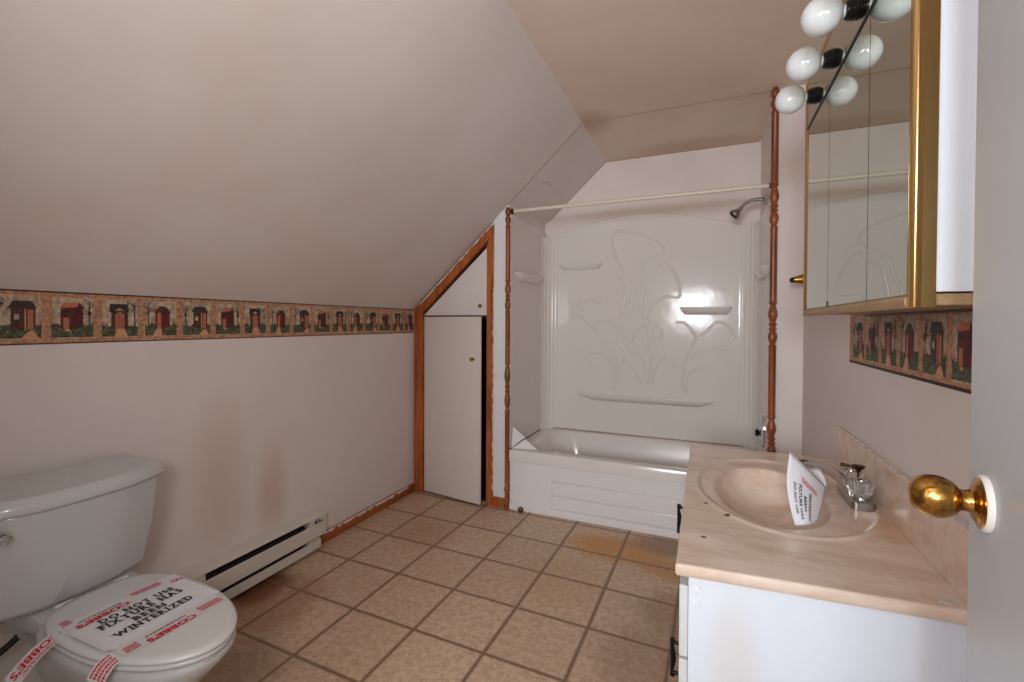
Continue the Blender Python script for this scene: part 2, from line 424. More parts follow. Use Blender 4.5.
# triangular hatch over the closet door
h = S('door_2', prism(B(), [(xb+.004, 1.268), (xc-.001, 1.268), (xc-.001, zs(xc)-.125), (xb+.01, 1.275)], 1, YC-.006, YC+.012), M['hatch'], bevel=.0015)
def smallknob(p, parent, d=(0,-1,0), r=.0135):
    bm = B(); lathe(bm, [(0,r*.8),(.002,r*.8),(.004,r*.45),(.012,r*.45),(.016,r*.9),(.021,r),(.026,r*.8),(.028,.002)], p, d, 16)
    return tag(obj('door_knob', bm, M['brass'], parent, smooth=.7), 'small brass knob')
smallknob((-1.383, YC-.006, 1.330), h)
bm = B(); box(bm, (-1.775, YC-.008, 1.35), (-1.768, YC-.005, 1.37)); obj('paint_chip', bm, M['crack'], h)
# closet door, hinged at the left and standing a little open
dr = math.radians(9.0)
def dpt(s, z, off=0): # s along the door from the hinge
    hx, hy = xb+.006, YC-.004
    return Vector((hx+s*math.cos(dr)+off*-math.sin(dr), hy-s*math.sin(dr)-off*math.cos(dr), z))
W = .486
bm = B(); pts = []
for off in (0, .018):
    pts.append([dpt(0,.014,-off), dpt(W,.014,-off), dpt(W,1.258,-off), dpt(0,1.258,-off)])
loft(bm, pts)
cd = S('door_3', bm, M['doorwhite'], bevel=.001)
smallknob(dpt(W-.056, .975), cd, (-math.sin(dr), -math.cos(dr), 0))
bm = B()
for z in (.25, 1.05): tube(bm, [dpt(-.004, z-.03, -.002), dpt(-.004, z+.03, -.002)], .005, 8)
obj('hinge', bm, M['bronze'], cd)

# entrance door standing open at the right
th = math.atan2(.148, .989)
def ep(s, off, z): # s from hinge, off to the +X side
    return Vector((.182 + s*math.sin(th) + off*math.cos(th), YD+.004 + s*math.cos(th) - off*math.sin(th), z))
WD = .79
bm = B(); loft(bm, [[ep(0,0,.012), ep(WD,0,.012), ep(WD,0,2.03), ep(0,0,2.03)], [ep(0,.035,.012), ep(WD,.035,.012), ep(WD,.035,2.03), ep(0,.035,2.03)]])
ed = S('door_1', bm, M['doorgrey'], bevel=.002)
kp = ep(WD-.062, 0, 1.016); kd = Vector((-math.cos(th), math.sin(th), 0))
bm = B(); lathe(bm, [(0,.0315),(.003,.0315),(.006,.029),(.0085,.022),(.0095,.012)], kp, kd, 32)
for f_ in bm.faces:
    rr_ = max((v.co-kp-kd*(v.co-kp).dot(kd)).length for v in f_.verts)
    f_.material_index = 0 if rr_ > .0292 else 1
rs = tag(obj('door_rose', bm, [M['flake'], M['brass']], ed, smooth=.7), 'round brass rose smeared with white paint')
bm = B(); lathe(bm, [(.0075,.024),(.010,.021),(.0125,.0135),(.018,.0115),(.022,.0125)], kp, kd, 28)
prof = [(.030+.048*(1-math.cos(a))/2, .0125+.0155*0+(.0255-.0*a)*math.sin(a)*.62+.0035*math.sin(a)**2) for a in [PI*i/18 for i in range(19)]]
prof = [(t_, max(r_, .001) if i_ else .011) for i_, (t_, r_) in enumerate([(.020+.047*(1-math.cos(PI*i/20))/2, .0245*math.sin(PI*i/20)**.8 if i < 20 else 0) for i in range(21)])]
lathe(bm, prof[1:], kp, kd, 32)
tag(obj('door_knob', bm, M['brass'], ed, smooth=.8), 'egg-shaped worn brass knob')

# ------------------------------------------------------------------ wallpaper borders
def border(name, mp, s0, s1, H, pw, first, label, botline):
    """mp(s, t, off) -> world point; s runs left to right as seen, t upwards"""
    bm = B(); rn = random.Random(11)
    def poly(pts, mi, off):
        pts = [(min(max(a, s0), s1), b) for a, b in pts]
        if max(a for a,_ in pts)-min(a for a,_ in pts) < 1e-5: return
        bm.faces.new([bm.verts.new(mp(a, b, off)) for a, b in pts]).material_index = mi
    # slab
    loft(bm, [[mp(s0,0,0), mp(s1,0,0), mp(s1,H,0), mp(s0,H,0)], [mp(s0,0,.0008), mp(s1,0,.0008), mp(s1,H,.0008), mp(s0,H,.0008)]])
    poly([(s0,H-.005),(s1,H-.005),(s1,H),(s0,H)], 7, .0011)
    poly([(s0,0),(s1,0),(s1,botline),(s0,botline)], 7, .0011)
    k = 0; s = first
    while s < s1:
        kind = k % 4
        q = lambda u, v: (s+u*pw, v*H)
        if s+pw > s0:
            o = .0012
            # aged vignette with torn edge
            e = []
            for i in range(9): e.append((.09+rn.uniform(0,.03), .12+i*.09))
            for i in range(9): e.append((.09+i*.1, .90+rn.uniform(-.03,.015)))
            for i in range(9): e.append((.90+rn.uniform(-.01,.03), .88-i*.09))
            for i in range(8): e.append((.89-i*.1, .10+rn.uniform(-.015,.02)))
            poly([q(*p) for p in e], 1, o)
            # grass
            g = [(.09,.12),(.91,.12)] + [(.91-i*.082, .36+rn.uniform(-.04,.05)) for i in range(11)]
            poly([q(*p) for p in g], 2, o+.0002)
            side = -1 if kind in (0, 3) else 1
            # tree: trunk, branches and leaf dabs
            tx = .5+side*.33
            poly([q(tx-.018,.3),q(tx+.018,.3),q(tx+.01,.8),q(tx-.01,.8)], 8, o+.0004)
            for _ in range(9):
                a = rn.uniform(.3, 2.8); L = rn.uniform(.12,.26); bx_, by_ = tx, rn.uniform(.5,.78); cx_, cy_ = bx_+L*math.cos(a)*.8, min(.9, by_+L*math.sin(a)); cx_ = min(.93, max(.07, cx_))
                poly([q(bx_-.008,by_),q(bx_+.008,by_),q(cx_,cy_)], 8, o+.0004)
            for _ in range(46):
                a = rn.uniform(0, 2*PI); r_ = rn.uniform(.02,.24); x_, y_ = tx-side*.03+r_*math.cos(a)*.9, .72+r_*math.sin(a)*.75; w = rn.uniform(.006,.017)
                if .07 < x_ < .93 and y_ < .92: poly([q(x_-w,y_-w),q(x_+w,y_-w*.6),q(x_+w*.5,y_+w*1.1),q(x_-w*.8,y_+w)], rn.choice((7,8,8,2,8)), o+.0006)
            for _ in range(26):
                x_, y_ = rn.uniform(.1,.88), rn.uniform(.13,.40); w = rn.uniform(.008,.02)
                poly([q(x_-w,y_-w),q(x_+w,y_-w),q(x_+w*.4,y_+w*1.5)], rn.choice((8,2,7,3,10)), o+.0005)
            # fence rail and pickets
            for i in range(5): x_ = .5-side*.36+(i-2)*.03; poly([q(x_-.006,.32),q(x_+.006,.32),q(x_,.46)], 3, o+.0006)
            q0 = q
            if kind == 0: q = lambda u, v: q0(u+.13 if .15 < u < .75 else u, v)
            if kind == 0:    # grey roofed house, door at its right side
                poly([q(.26,.30),q(.50,.26),q(.50,.72),q(.26,.70)], 3, o+.0008); poly([q(.50,.26),q(.68,.31),q(.68,.68),q(.60,.78),q(.50,.70)], 3, o+.0009)
                poly([q(.20,.66),q(.56,.67),q(.60,.80),q(.30,.80)], 4, o+.0011); poly([q(.56,.67),q(.71,.66),q(.61,.81)], 4, o+.0011)
                poly([q(.54,.27),q(.64,.30),q(.64,.64),q(.54,.64)], 5, o+.0011); poly([q(.49,.25),q(.515,.25),q(.515,.66),q(.49,.66)], 10, o+.0012)
                poly([q(.32,.46),q(.40,.46),q(.40,.56),q(.32,.56)], 1, o+.0012)
                poly([q(.42,.10),q(.86,.12),q(.80,.22),q(.62,.27),q(.50,.20)], 6, o+.0010)
                poly([q0(.12,.56),q0(.17,.56),q0(.17,.63),q0(.12,.63)], 7, o+.0012)
            elif kind == 1:  # reddish shed seen at an angle, birdhouse on the tree
                poly([q(.26,.30),q(.48,.27),q(.48,.72),q(.26,.70)], 3, o+.0008); poly([q(.48,.27),q(.70,.32),q(.70,.70),q(.60,.77),q(.48,.72)], 9, o+.0009)
                poly([q(.22,.68),q(.58,.71),q(.64,.80),q(.32,.79)], 5, o+.0011); poly([q(.62,.80),q(.73,.68),q(.70,.68),q(.60,.76)], 4, o+.0011)
                for i in range(4): x_ = .53+i*.045; poly([q(x_,.31),q(x_+.012,.31),q(x_+.012,.69),q(x_,.69)], 7, o+.0012)
                poly([q(.31,.30),q(.42,.29),q(.42,.50),q(.31,.50)], 5, o+.0011); poly([q(.30,.60),q(.44,.60),q(.44,.63),q(.30,.63)], 7, o+.0012)
                poly([q(.79,.55),q(.85,.55),q(.85,.62),q(.82,.65),q(.79,.62)], 7, o+.0012)
                poly([q(.34,.25),q(.44,.23),q(.44,.28),q(.34,.29)], 10, o+.0012)
            elif kind == 2:  # dark gabled front with a path
                poly([q(.29,.28),q(.67,.28),q(.67,.66),q(.29,.66)], 3, o+.0008)
                poly([q(.25,.62),q(.26,.80),q(.66,.80),q(.70,.62),q(.48,.74)], 4, o+.0010); poly([q(.26,.62),q(.48,.79),q(.70,.62),q(.66,.62),q(.48,.72),q(.30,.62)], 7, o+.0012)
                poly([q(.38,.28),q(.58,.28),q(.58,.58),q(.48,.64),q(.38,.58)], 5, o+.0011)
                for i in range(3): x_ = .42+i*.05; poly([q(x_,.28),q(x_+.01,.28),q(x_+.01,.6),q(x_,.6)], 3, o+.0013)
                poly([q(.36,.10),q(.68,.10),q(.58,.28),q(.40,.28)], 6, o+.0011)
            else:            # barn red house with a pink door
                poly([q(.34,.30),q(.52,.27),q(.52,.66),q(.42,.74),q(.34,.64)], 9, o+.0008); poly([q(.52,.27),q(.72,.31),q(.72,.62),q(.52,.68)], 9, o+.0009)
                poly([q(.30,.62),q(.45,.78),q(.62,.77),q(.76,.62),q(.54,.64),q(.45,.73)], 4, o+.0011)
                poly([q(.39,.29),q(.49,.28),q(.49,.60),q(.44,.65),q(.39,.60)], 5, o+.0012)
                poly([q(.26,.10),q(.52,.10),q(.50,.27),q(.38,.29)], 6, o+.0011)
            # rust dots in the divider
            for _ in range(10):
                x_, y_ = rn.choice((rn.uniform(0,.05), rn.uniform(.95,1))), rn.uniform(.1,.9); w = .006; poly([q(x_-w,y_-w),q(x_+w,y_-w),q(x_,y_+w)], 3, o)
        s += pw; k += 1
    o = obj(name, bm, PM)
    return tag(o, label, 'wallpaper border')
border('wallpaper_border', lambda s, t, o: Vector((XL+o, s, 1.143+t)), .30, YC-.02, .170, .1382, .0862, 'long wallpaper border of little outhouses on the low left wall, under the slope', .004)
border('wallpaper_border', lambda s, t, o: Vector((XR-o, -s, 1.087+t)), -1.978, -.95, .170, .1385, -1.945, 'short wallpaper border of little outhouses on the right wall below the mirrored cabinet', .008)

# ------------------------------------------------------------------ baseboard heater
hx = XL+.066
ht = thing('baseboard_heater', (XL+.03, 1.5, 0), 'off-white metal electric baseboard heater on the low left wall beside the toilet', 'heater')
HY0, HY1 = 1.08, 1.915
bm = B(); box(bm, (XL+.001, HY0+.02, .028), (XL+.012, HY1-.02, .186)); box(bm, (XL+.012, HY0+.02, .07), (XL+.05, HY1-.13, .165))
obj('heater_back', bm, M['slotdark'], ht)
bm = B(); prism(bm, [(XL+.001,.206),(XL+.001,.211),(XL+.050,.201),(XL+.066,.193),(XL+.066,.188),(XL+.05,.196)], 1, HY0, HY1-.001); obj('heater_top', bm, M['heater'], ht, bevel=.001)
bm = B(); prism(bm, [(hx-.004,.157),(hx,.154),(hx,.088),(hx-.012,.080),(hx-.012,.083),(hx-.004,.090),(hx-.004,.150),(hx-.006,.155)], 1, HY0+.01, HY1-.004); obj('heater_panel', bm, M['heater'], ht)
bm = B(); prism(bm, [(XL+.001,.022),(hx-.008,.022),(hx-.008,.066),(hx-.011,.066),(hx-.011,.026),(XL+.001,.026)], 1, HY0+.01, HY1-.03); obj('heater_base', bm, M['heater'], ht)
for a, b in ((HY1-.115, HY1), (HY0, HY0+.17)):
    bm = B(); prism(bm, [(XL+.001,.072),(hx-.001,.086),(hx-.001,.188),(XL+.050,.199),(XL+.001,.208)], 1, a, b)
    box(bm, (XL+.001, a+.004, .03), (hx-.014, b-.03, .075))
    obj('end_box', bm, M['heater'], ht, bevel=.001)
bm = B()
def hp(u, v): return Vector((hx+.0006, HY1-.085+u*.06, .158+v*.024))
for (a, b, c_, d_) in ((.05,.25,.1,.9),(.3,.42,.1,.55),(.2,.5,.8,1.0),(.5,.65,.2,.7),(.7,.85,.15,.5),(.86,.98,.2,.45)):
    bm.faces.new([bm.verts.new(hp(*p)) for p in ((a,c_),(b,c_),(b+.04,d_),(a+.04,d_))])
obj('maker_emblem', bm, M['slotdark'], ht)
bm = B(); box(bm, (XL+.014, HY0+.17, .150), (hx-.02, HY1-.13, .154)); obj('heating_fin', bm, M['dullchrome'], ht)

# ------------------------------------------------------------------ toilet
TY = .765
to = thing('toilet', (-1.5, TY, 0), 'white toilet with closed lid, its tank against the low left wall', 'toilet')
def egg(xb_, xf, b, z, cy=TY, cx=None, n=40, ex=2.2):
    cx = xb_+(xf-xb_)*.42 if cx is None else cx; out = []
    for k in range(n):
        a = 2*PI*k/n; c_, s_ = math.cos(a), math.sin(a)
        e_ = ex if c_ >= 0 else max(ex, 3.0)
        X = (abs(c_)**(2/e_))*(1 if c_ >= 0 else -1); Y = (abs(s_)**(2/e_))*(1 if s_ >= 0 else -1)
        out.append(Vector((cx + X*((xf-cx) if c_ >= 0 else (cx-xb_)), cy+Y*b, z)))
    return out
bm = B()
loft(bm, [egg(-1.80,-1.26,.105,.001,ex=2.8), egg(-1.80,-1.255,.107,.02,ex=2.8), egg(-1.79,-1.29,.088,.06,ex=2.5), egg(-1.78,-1.30,.085,.14,ex=2.4), egg(-1.77,-1.265,.105,.21), egg(-1.73,-1.19,.140,.28), egg(-1.69,-1.13,.156,.34), egg(-1.68,-1.100,.164,.375), egg(-1.68,-1.097,.164,.388), egg(-1.67,-1.102,.158,.396)])
box(bm, (-1.87, TY-.105, .30), (-1.60, TY+.105, .394))
obj('toilet_bowl', bm, M['porc'], to, smooth=.9, bevel=.006)
bm = B()
loft(bm, [rrect(-1.878,-1.60,TY-.118,TY+.125,.02,.345), rrect(-1.88,-1.595,TY-.125,TY+.135,.02,.37), rrect(-1.88,-1.595,TY-.125,TY+.135,.02,.402), rrect(-1.876,-1.60,TY-.120,TY+.13,.02,.407)])
obj('bowl_deck', bm, M['porc'], to, smooth=.9)
bm = B(); loft(bm, [egg(-1.625,-1.098,.156,.398,ex=2), egg(-1.63,-1.092,.161,.404,ex=2), egg(-1.63,-1.092,.161,.409,ex=2), egg(-1.625,-1.098,.156,.413,ex=2)]); obj('toilet_seat', bm, M['seatpl'], to, smooth=1.2)
bm = B(); loft(bm, [egg(-1.63,-1.094,.157,.4155,ex=2.05), egg(-1.635,-1.087,.162,.4185,ex=2.05), egg(-1.635,-1.087,.162,.424,ex=2.05), egg(-1.63,-1.094,.157,.4295,ex=2.05), egg(-1.61,-1.11,.142,.4312,ex=2.05)])
sl = obj('toilet_lid', bm, M['seatpl'], to, smooth=1.2)
bm = B()
bm.free()
for y in (-.07, .07): obj('lid_hinge', tube(B(), [(-1.635, TY+y-.02, .418), (-1.635, TY+y+.02, .418)], .011, 12), M['seatpl'], to, smooth=.8)
# tank: bowed front with canted corners
def tankring(x0, xf, xs, y0, y1, ch, z):
    return [Vector(p) for p in ((x0,y0+.01,z),(x0,y1-.01,z),(x0+.012,y1,z),(xs,y1,z),(xs+.008,y1-.006,z),(xf-.008,y1-ch-.01,z),(xf,y1-ch-.05,z),(xf+.004,(y0+y1)/2,z),(xf,y0+ch+.05,z),(xf-.008,y0+ch+.01,z),(xs+.008,y0+.006,z),(xs,y0,z),(x0+.012,y0,z))]
Y0, Y1 = .515, .975
bm = B()
loft(bm, [tankring(-1.875,-1.68,-1.72,Y0+.06,Y1-.055,.07,.408), tankring(-1.88,-1.665,-1.71,Y0+.035,Y1-.035,.08,.425), tankring(-1.885,-1.640,-1.69,Y0+.02,Y1-.018,.09,.55), tankring(-1.89,-1.625,-1.68,Y0+.01,Y1-.006,.09,.704)])
obj('toilet_tank', bm, M['porc'], to, smooth=.5, bevel=.006, seg=3)
bm = B()
loft(bm, [tankring(-1.896,-1.615,-1.672,Y0-.004,Y1+.004,.095,.7055), tankring(-1.898,-1.610,-1.668,Y0-.008,Y1+.008,.095,.712), tankring(-1.898,-1.610,-1.668,Y0-.008,Y1+.008,.095,.730), tankring(-1.892,-1.628,-1.682,Y0+.004,Y1-.006,.09,.748)])
obj('tank_lid', bm, M['porc'], to, smooth=.5, bevel=.006, seg=3)
bm = B(); lathe(bm, [(0,.014),(.004,.014),(.006,.008),(.014,.008),(.016,.014),(.022,.013),(.025,.003)], (-1.640, .572, .660), (1,0,0), 20); tube(bm, [(-1.622,.572,.660),(-1.618,.545,.656),(-1.616,.520,.650)], [.007,.008,.009], 12)
tag(obj('flush_lever', bm, M['chrome'], to, smooth=.8), 'chrome flush lever')
bm = B(); tube(bm, smoothpath([(XL+.003,.50,.16),(-1.87,.52,.17),(-1.83,.57,.24),(-1.81,.66,.30),(-1.80,.70,.37),(-1.80,.70,.412)]), .009, 10)
tag(obj('supply_hose', bm, M['rubber'], to, smooth=.8), 'dark water supply hose')

# notice sheet and printed tape on the lid
ZP = .4318
def sheet(bm, x0, x1, y0, y1, z, nx=10, ny=14, f=None):
    g = [[bm.verts.new((x0+(x1-x0)*i/nx, y0+(y1-y0)*j/ny, z+(f(i/nx, j/ny) if f else 0))) for j in range(ny+1)] for i in range(nx+1)]
    for i in range(nx):
        for j in range(ny): bm.faces.new((g[i][j], g[i+1][j], g[i+1][j+1], g[i][j+1]))
nt = thing('warning_notice', (-1.37, TY, ZP), 'white paper reading DO NOT USE FIXTURE HAS BEEN WINTERIZED lying on toilet lid', 'notice')
curl = lambda u, v: .004*max(0, 1-v*9)**2*(1+u) + .0012*math.sin(v*7)*u*(1-u)
bm = B(); sheet(bm, -1.452, -1.282, .622, .908, ZP, f=lambda u, v: curl(u, v)+.0004)
obj('paper_sheet', bm, M['paper'], nt, smooth=3)
def onlid(xA, yA, xB, yB, h, z=ZP+.0026):
    return lambda u, v: Vector((xA+(xB-xA)*u - h*v, yA+(yB-yA)*u, z))
def onlid_rot(xA, yA, xB, yB, h, z=ZP+.0016):   # upside-down writing
    return lambda u, v: Vector((xB+(xA-xB)*u + h*v, yB+(yA-yB)*u, z))
bm = B()
serifmesh(bm, 'DO NOT USE', onlid(-1.420,.682,-1.413,.862,.021), .035)
serifmesh(bm, 'FIXTURE HAS', onlid(-1.388,.668,-1.382,.866,.025), .035)
serifmesh(bm, 'BEEN', onlid(-1.355,.727,-1.352,.803,.021), .035)
serifmesh(bm, 'WINTERIZED', onlid(-1.322,.668,-1.320,.856,.023), .035)
tag(obj('notice_print', bm, M['ink'], nt), 'bold black capital letters')
rp = random.Random(5)
def tapeset(name, xc_, w, y0, y1, label, words, tail=None):
    tp = thing(name, (xc_, .77, ZP), label, 'tape')
    bm = B(); sheet(bm, xc_-w/2, xc_+w/2, y0, y1, ZP+.0008, 2, 12)
    obj('tape_strip', bm, M['tape'], tp, smooth=3)
    return tp
t1 = tapeset('printed_tape', -1.478, .052, .632, .912, "strip of tape printed with red COBBE'S nearest the tank, its end trailing off the lid", None)
bm = B(); textmesh(bm, "COBBE'S", onlid_rot(-1.466,.645,-1.470,.768,.018), .055, spacing=1.05); obj('tape_lettering', bm, M['red'], t1)
bm = B(); smallprint(bm, onlid_rot(-1.484,.655,-1.484,.765,.009), 2, rnd=rp); obj('small_print', bm, M['greyink'], t1)
bm = B(); smallprint(bm, onlid(-1.480,.785,-1.474,.868,.024), 4, rnd=rp); obj('small_red_print', bm, M['red'], t1)
bm = B(); smallprint(bm, onlid(-1.492,.634,-1.492,.655,.03), 4, rnd=rp); obj('small_red_print', bm, M['red'], t1)
bm = B(); textmesh(bm, "CO", onlid_rot(-1.470,.880,-1.463,.910,.017), .04); obj('tape_lettering', bm, M['red'], t1)
# the trailing end
def tailpt(u, v): # u 0..1 down the tail, v 0..1 across
    a = Vector((-1.504, .632, ZP+.001)).lerp(Vector((-1.500, .525, .372)), u); b = Vector((-1.452, .628, ZP+.001)).lerp(Vector((-1.455, .530, .362)), u)
    return a.lerp(b, v) + Vector((0,-.006,.008))*math.sin(PI*u)
bm = B(); g = [[bm.verts.new(tailpt(i/8, j/3)) for j in range(4)] for i in range(9)]
for i in range(8):
    for j in range(3): bm.faces.new((g[i][j], g[i+1][j], g[i+1][j+1], g[i][j+1]))
obj('tape_tail', bm, M['tape'], t1, smooth=3)
bm = B(); nrm = Vector((.15,-.35,.9)).normalized()*.0008
textmesh(bm, "COBBE'S", lambda u, v: tailpt(.05+.9*u, .22+.42*v)+nrm, .03); smallprint(bm, lambda u, v: tailpt(.05+.8*u, .72+.2*v)+nrm, 2, rnd=rp)
obj('tail_lettering', bm, M['red'], t1)
t2 = tapeset('printed_tape', -1.255, .050, .640, .892, "strip of tape printed with red COBBE'S across the front edge of the toilet lid", None)
bm = B(); textmesh(bm, "COBBE'S", onlid_rot(-1.248,.690,-1.247,.808,.018), .055, spacing=1.05); obj('tape_lettering', bm, M['red'], t2)
bm = B(); smallprint(bm, onlid_rot(-1.266,.695,-1.266,.800,.009), 2, rnd=rp); obj('small_print', bm, M['greyink'], t2)
bm = B(); smallprint(bm, onlid(-1.238,.820,-1.232,.888,.028), 5, rnd=rp); obj('small_red_print', bm, M['red'], t2); bm = B(); smallprint(bm, onlid(-1.236,.645,-1.236,.680,.030), 4, rnd=rp); obj('small_red_print', bm, M['red'], t2)
def tail2(u, v):
    a = Vector((-1.28, .632, ZP+.001)).lerp(Vector((-1.282, .585, .400)), u); b = Vector((-1.23, .632, ZP+.001)).lerp(Vector((-1.232, .59, .385)), u)
    return a.lerp(b, v) + Vector((0,-.004,.008))*math.sin(PI*u)
bm = B(); g = [[bm.verts.new(tail2(i/5, j/2)) for j in range(3)] for i in range(6)]
for i in range(5):
    for j in range(2): bm.faces.new((g[i][j], g[i+1][j], g[i+1][j+1], g[i][j+1]))
obj('tape_tail', bm, M['tape'], t2, smooth=3)
bm = B(); smallprint(bm, lambda u, v: tail2(.05+.9*u, .05+.9*v)+nrm, 4, rnd=rp); obj('tail_lettering', bm, M['red'], t2)
# ------------------------------------------------------------------ bathtub
tb = thing('bathtub', ((TL+TR)/2, (YF+YB)/2, 0), 'off-white alcove bathtub with grooved front apron under the glossy surround', 'bathtub')
RZ = .392; bx0, bx1, by0, by1 = TL+.0005, TR-.0005, YF-.018, YB-.03
bm = B()
rings = [rrect(bx0, bx1, by0, by1, .004, RZ-.070), rrect(bx0, bx1, by0, by1, .006, RZ-.010), rrect(bx0+.004, bx1-.004, by0+.004, by1, .006, RZ-.002), rrect(bx0+.012, bx1-.012, by0+.012, by1-.004, .008, RZ),
         rrect(bx0+.085, bx1-.10, by0+.085, by1-.055, .17, RZ), rrect(bx0+.095, bx1-.11, by0+.095, by1-.062, .17, RZ-.006), rrect(bx0+.105, bx1-.115, by0+.103, by1-.07, .17, RZ-.025),
         rrect(bx0+.16, bx1-.13, by0+.125, by1-.095, .16, .22), rrect(bx0+.24, bx1-.15, by0+.15, by1-.12, .15, .10), rrect(bx0+.32, bx1-.20, by0+.20, by1-.17, .12, .065)]
loft(bm, rings, cap=False); bm.faces.new([bm.verts.new(p) for p in rings[-1]])
bmesh.ops.remove_doubles(bm, verts=bm.verts, dist=.0003)
obj('tub_basin', bm, M['tub'], tb, smooth=.7)
bm = B()
ya = YF
box(bm, (TL+.001, ya+.006, .03), (TR-.001, ya+.02, .325)); 
gx0, gx1 = -.875, .20
# raised lower panel with three horizontal grooves
zz_ = [.052, .128, .134, .214, .220, .232]
box(bm, (gx0, ya-.005, .050), (gx1, ya+.008, .126)); box(bm, (gx0, ya-.005, .133), (gx1, ya+.008, .216)); box(bm, (gx0, ya-.005, .223), (gx1, ya+.008, .232))
box(bm, (TL+.001, ya-.005, .229), (TR-.001, ya+.008, .318)); box(bm, (TL+.001, ya-.005, .045), (gx0, ya+.008, .232)); box(bm, (gx1, ya-.005, .045), (TR-.001, ya+.008, .232))
ap = obj('tub_apron', bm, M['apron'], tb, bevel=.003)
bm = B(); prism(bm, [(ya-.014, .001), (ya+.01, .001), (ya+.01, .040), (ya-.002, .046), (ya-.014, .034)], 0, TL+.001, TR-.001); obj('apron_kick', bm, M['apron'], tb, bevel=.002)
bm = B(); tube(bm, [(TL+.02, by1+.0, RZ+.001), (TR-.02, by1+.0, RZ+.001)], .004, 6); obj('caulk_line', bm, M['caulk'], tb)
bm = B(); lathe(bm, [(0,.020),(.003,.020),(.004,.013),(.010,.012),(.011,.002)], (.05, by1-.055, .30), (-.1,-1,.1), 20)
bm.free()
# little stopper lying at the foot of the tub
sp_ = tag(obj('tub_stopper', lathe(B(), [(0,.017),(.004,.018),(.008,.012),(.014,.010),(.018,.013),(.021,.003)], (-1.075, 2.800, .018), (.25,-1,.1), 20), M['bronze'], smooth=.7), 'small round metal stopper lying on the floor against the tub apron', 'stopper')

# splash guard: two white triangles in the left front corner of the rim
sg = thing('splash_guard', (-1.15, 2.87, RZ), 'folded white plastic splash guard on the left front corner of the tub rim', 'splash guard')
def tri3(name, a, b, c, par):
    a, b, c = Vector(a), Vector(b), Vector(c); n = (b-a).cross(c-a).normalized()*.002
    bm = B(); loft(bm, [[a-n, b-n, c-n], [a+n, b+n, c+n]]); return obj(name, bm, M['apron'], par)
tri3('upright_flap', (-1.160, 2.850, RZ+.003), (-1.158, 2.870, .532), (-1.085, 2.90, .462), sg)
tri3('folded_flap', (-1.152, 2.842, RZ+.003), (-1.078, 2.89, .452), (-.985, 2.865, RZ+.004), sg)

# ------------------------------------------------------------------ tub surround
su = thing('tub_surround', ((TL+TR)/2, YB, RZ), 'glossy off-white moulded tub surround with raised flowers and shelves', 'tub surround')
ys = YB-.028
def arch(x):
    u = (x-TL)/(TR-TL); return 1.885 + .145*math.sin(PI*min(max((u-.02)/.96, 0), 1))**.8
top = [(TL+.0, 1.93)] if 0 else []
n = 28; xs = [TL+.05+(TR-.05-TL-.05)*i/n for i in range(n+1)]
pts = [(TL+.03, RZ-.002), (TR-.03, RZ-.002), (TR-.03, 1.868)] + [(x, (1.868 if x > .2 else 0) if False else 1.90+.13*math.sin(PI*(x-xs[0])/(xs[-1]-xs[0])) - .03*(x-xs[0])/(xs[-1]-xs[0])) for x in reversed(xs)] + [(TL+.03, 1.90)]
bm = B(); prism(bm, pts, 1, ys, YB-.0005)
obj('back_panel', bm, M['surround'], su, bevel=.008, seg=3)
for x0_, x1_, zt in ((TL-.0115, TL+.0, 1.93), (TR, TR+.0115, 1.90)):
    bm = B(); box(bm, (x0_, YF+.002, RZ+.001), (x1_, YB-.001, zt)); obj('side_panel', bm, M['surround'], su, bevel=.004)
for side in (-1, 1):      # fluted corner columns
    bm = B(); cx = TL+.10 if side < 0 else TR-.10; ww = 1 if side < 0 else 1
    prof = []
    X0 = TL if side < 0 else TR; d_ = -side
    wdt = .115
    m_ = 44
    for i in range(m_+1):
        u = i/m_; a = u*PI/2
        px_ = X0 + d_*(wdt*(1-math.cos(a)*1.0)*1.0); py_ = YB-.028 - wdt*(1-math.sin(a))
        # inward arc, ribbed in its middle
        rb = .0035*max(0, math.cos(u*2*PI*5.5)) if .12 < u < .92 else 0
        nx_, ny_ = d_*math.cos(a)*1.0, -math.sin(a)
        prof.append((px_+d_*rb*.7, py_-rb*.7))
    pl = prof + [(X0+d_*wdt, YB-.002), (X0, YB-.002)]
    prism(bm, pl, 2, RZ-.002, 1.885)
    obj('corner_column', bm, M['surround'], su, smooth=.9)
def ledge(name, x0, x1, z, dep, th, wall=ys):
    """shelf: flat tray with a tapered underside and a small lip"""
    xm = (x0+x1)/2; hw = (x1-x0)/2; rr = []
    for (s_, d_, z_) in ((.80,.45,z-th),(.93,.85,z-th*.5),(1,1,z-.004),(1,1,z),(.985,.96,z+.003),(.96,.88,z-.002)):
        r = [Vector((xm-hw*s_, wall+.004, z_))]
        for k in range(13):
            a = PI*k/12; r.append(Vector((xm-hw*s_*(abs(math.cos(a))**.45)*(1 if math.cos(a) > 0 else -1), wall-dep*d_*math.sin(a)**.5, z_)))
        r.append(Vector((xm+hw*s_, wall+.004, z_))); rr.append(r)
    bm = B(); loft(bm, rr); return obj(name, bm, M['surround'], su, smooth=.8)
ledge('shelf', -1.045, -.715, 1.668, .045, .040)
ledge('shelf', -.170, .165, 1.330, .070, .050)
ledge('shelf', -.885, .060, .683, .055, .045)
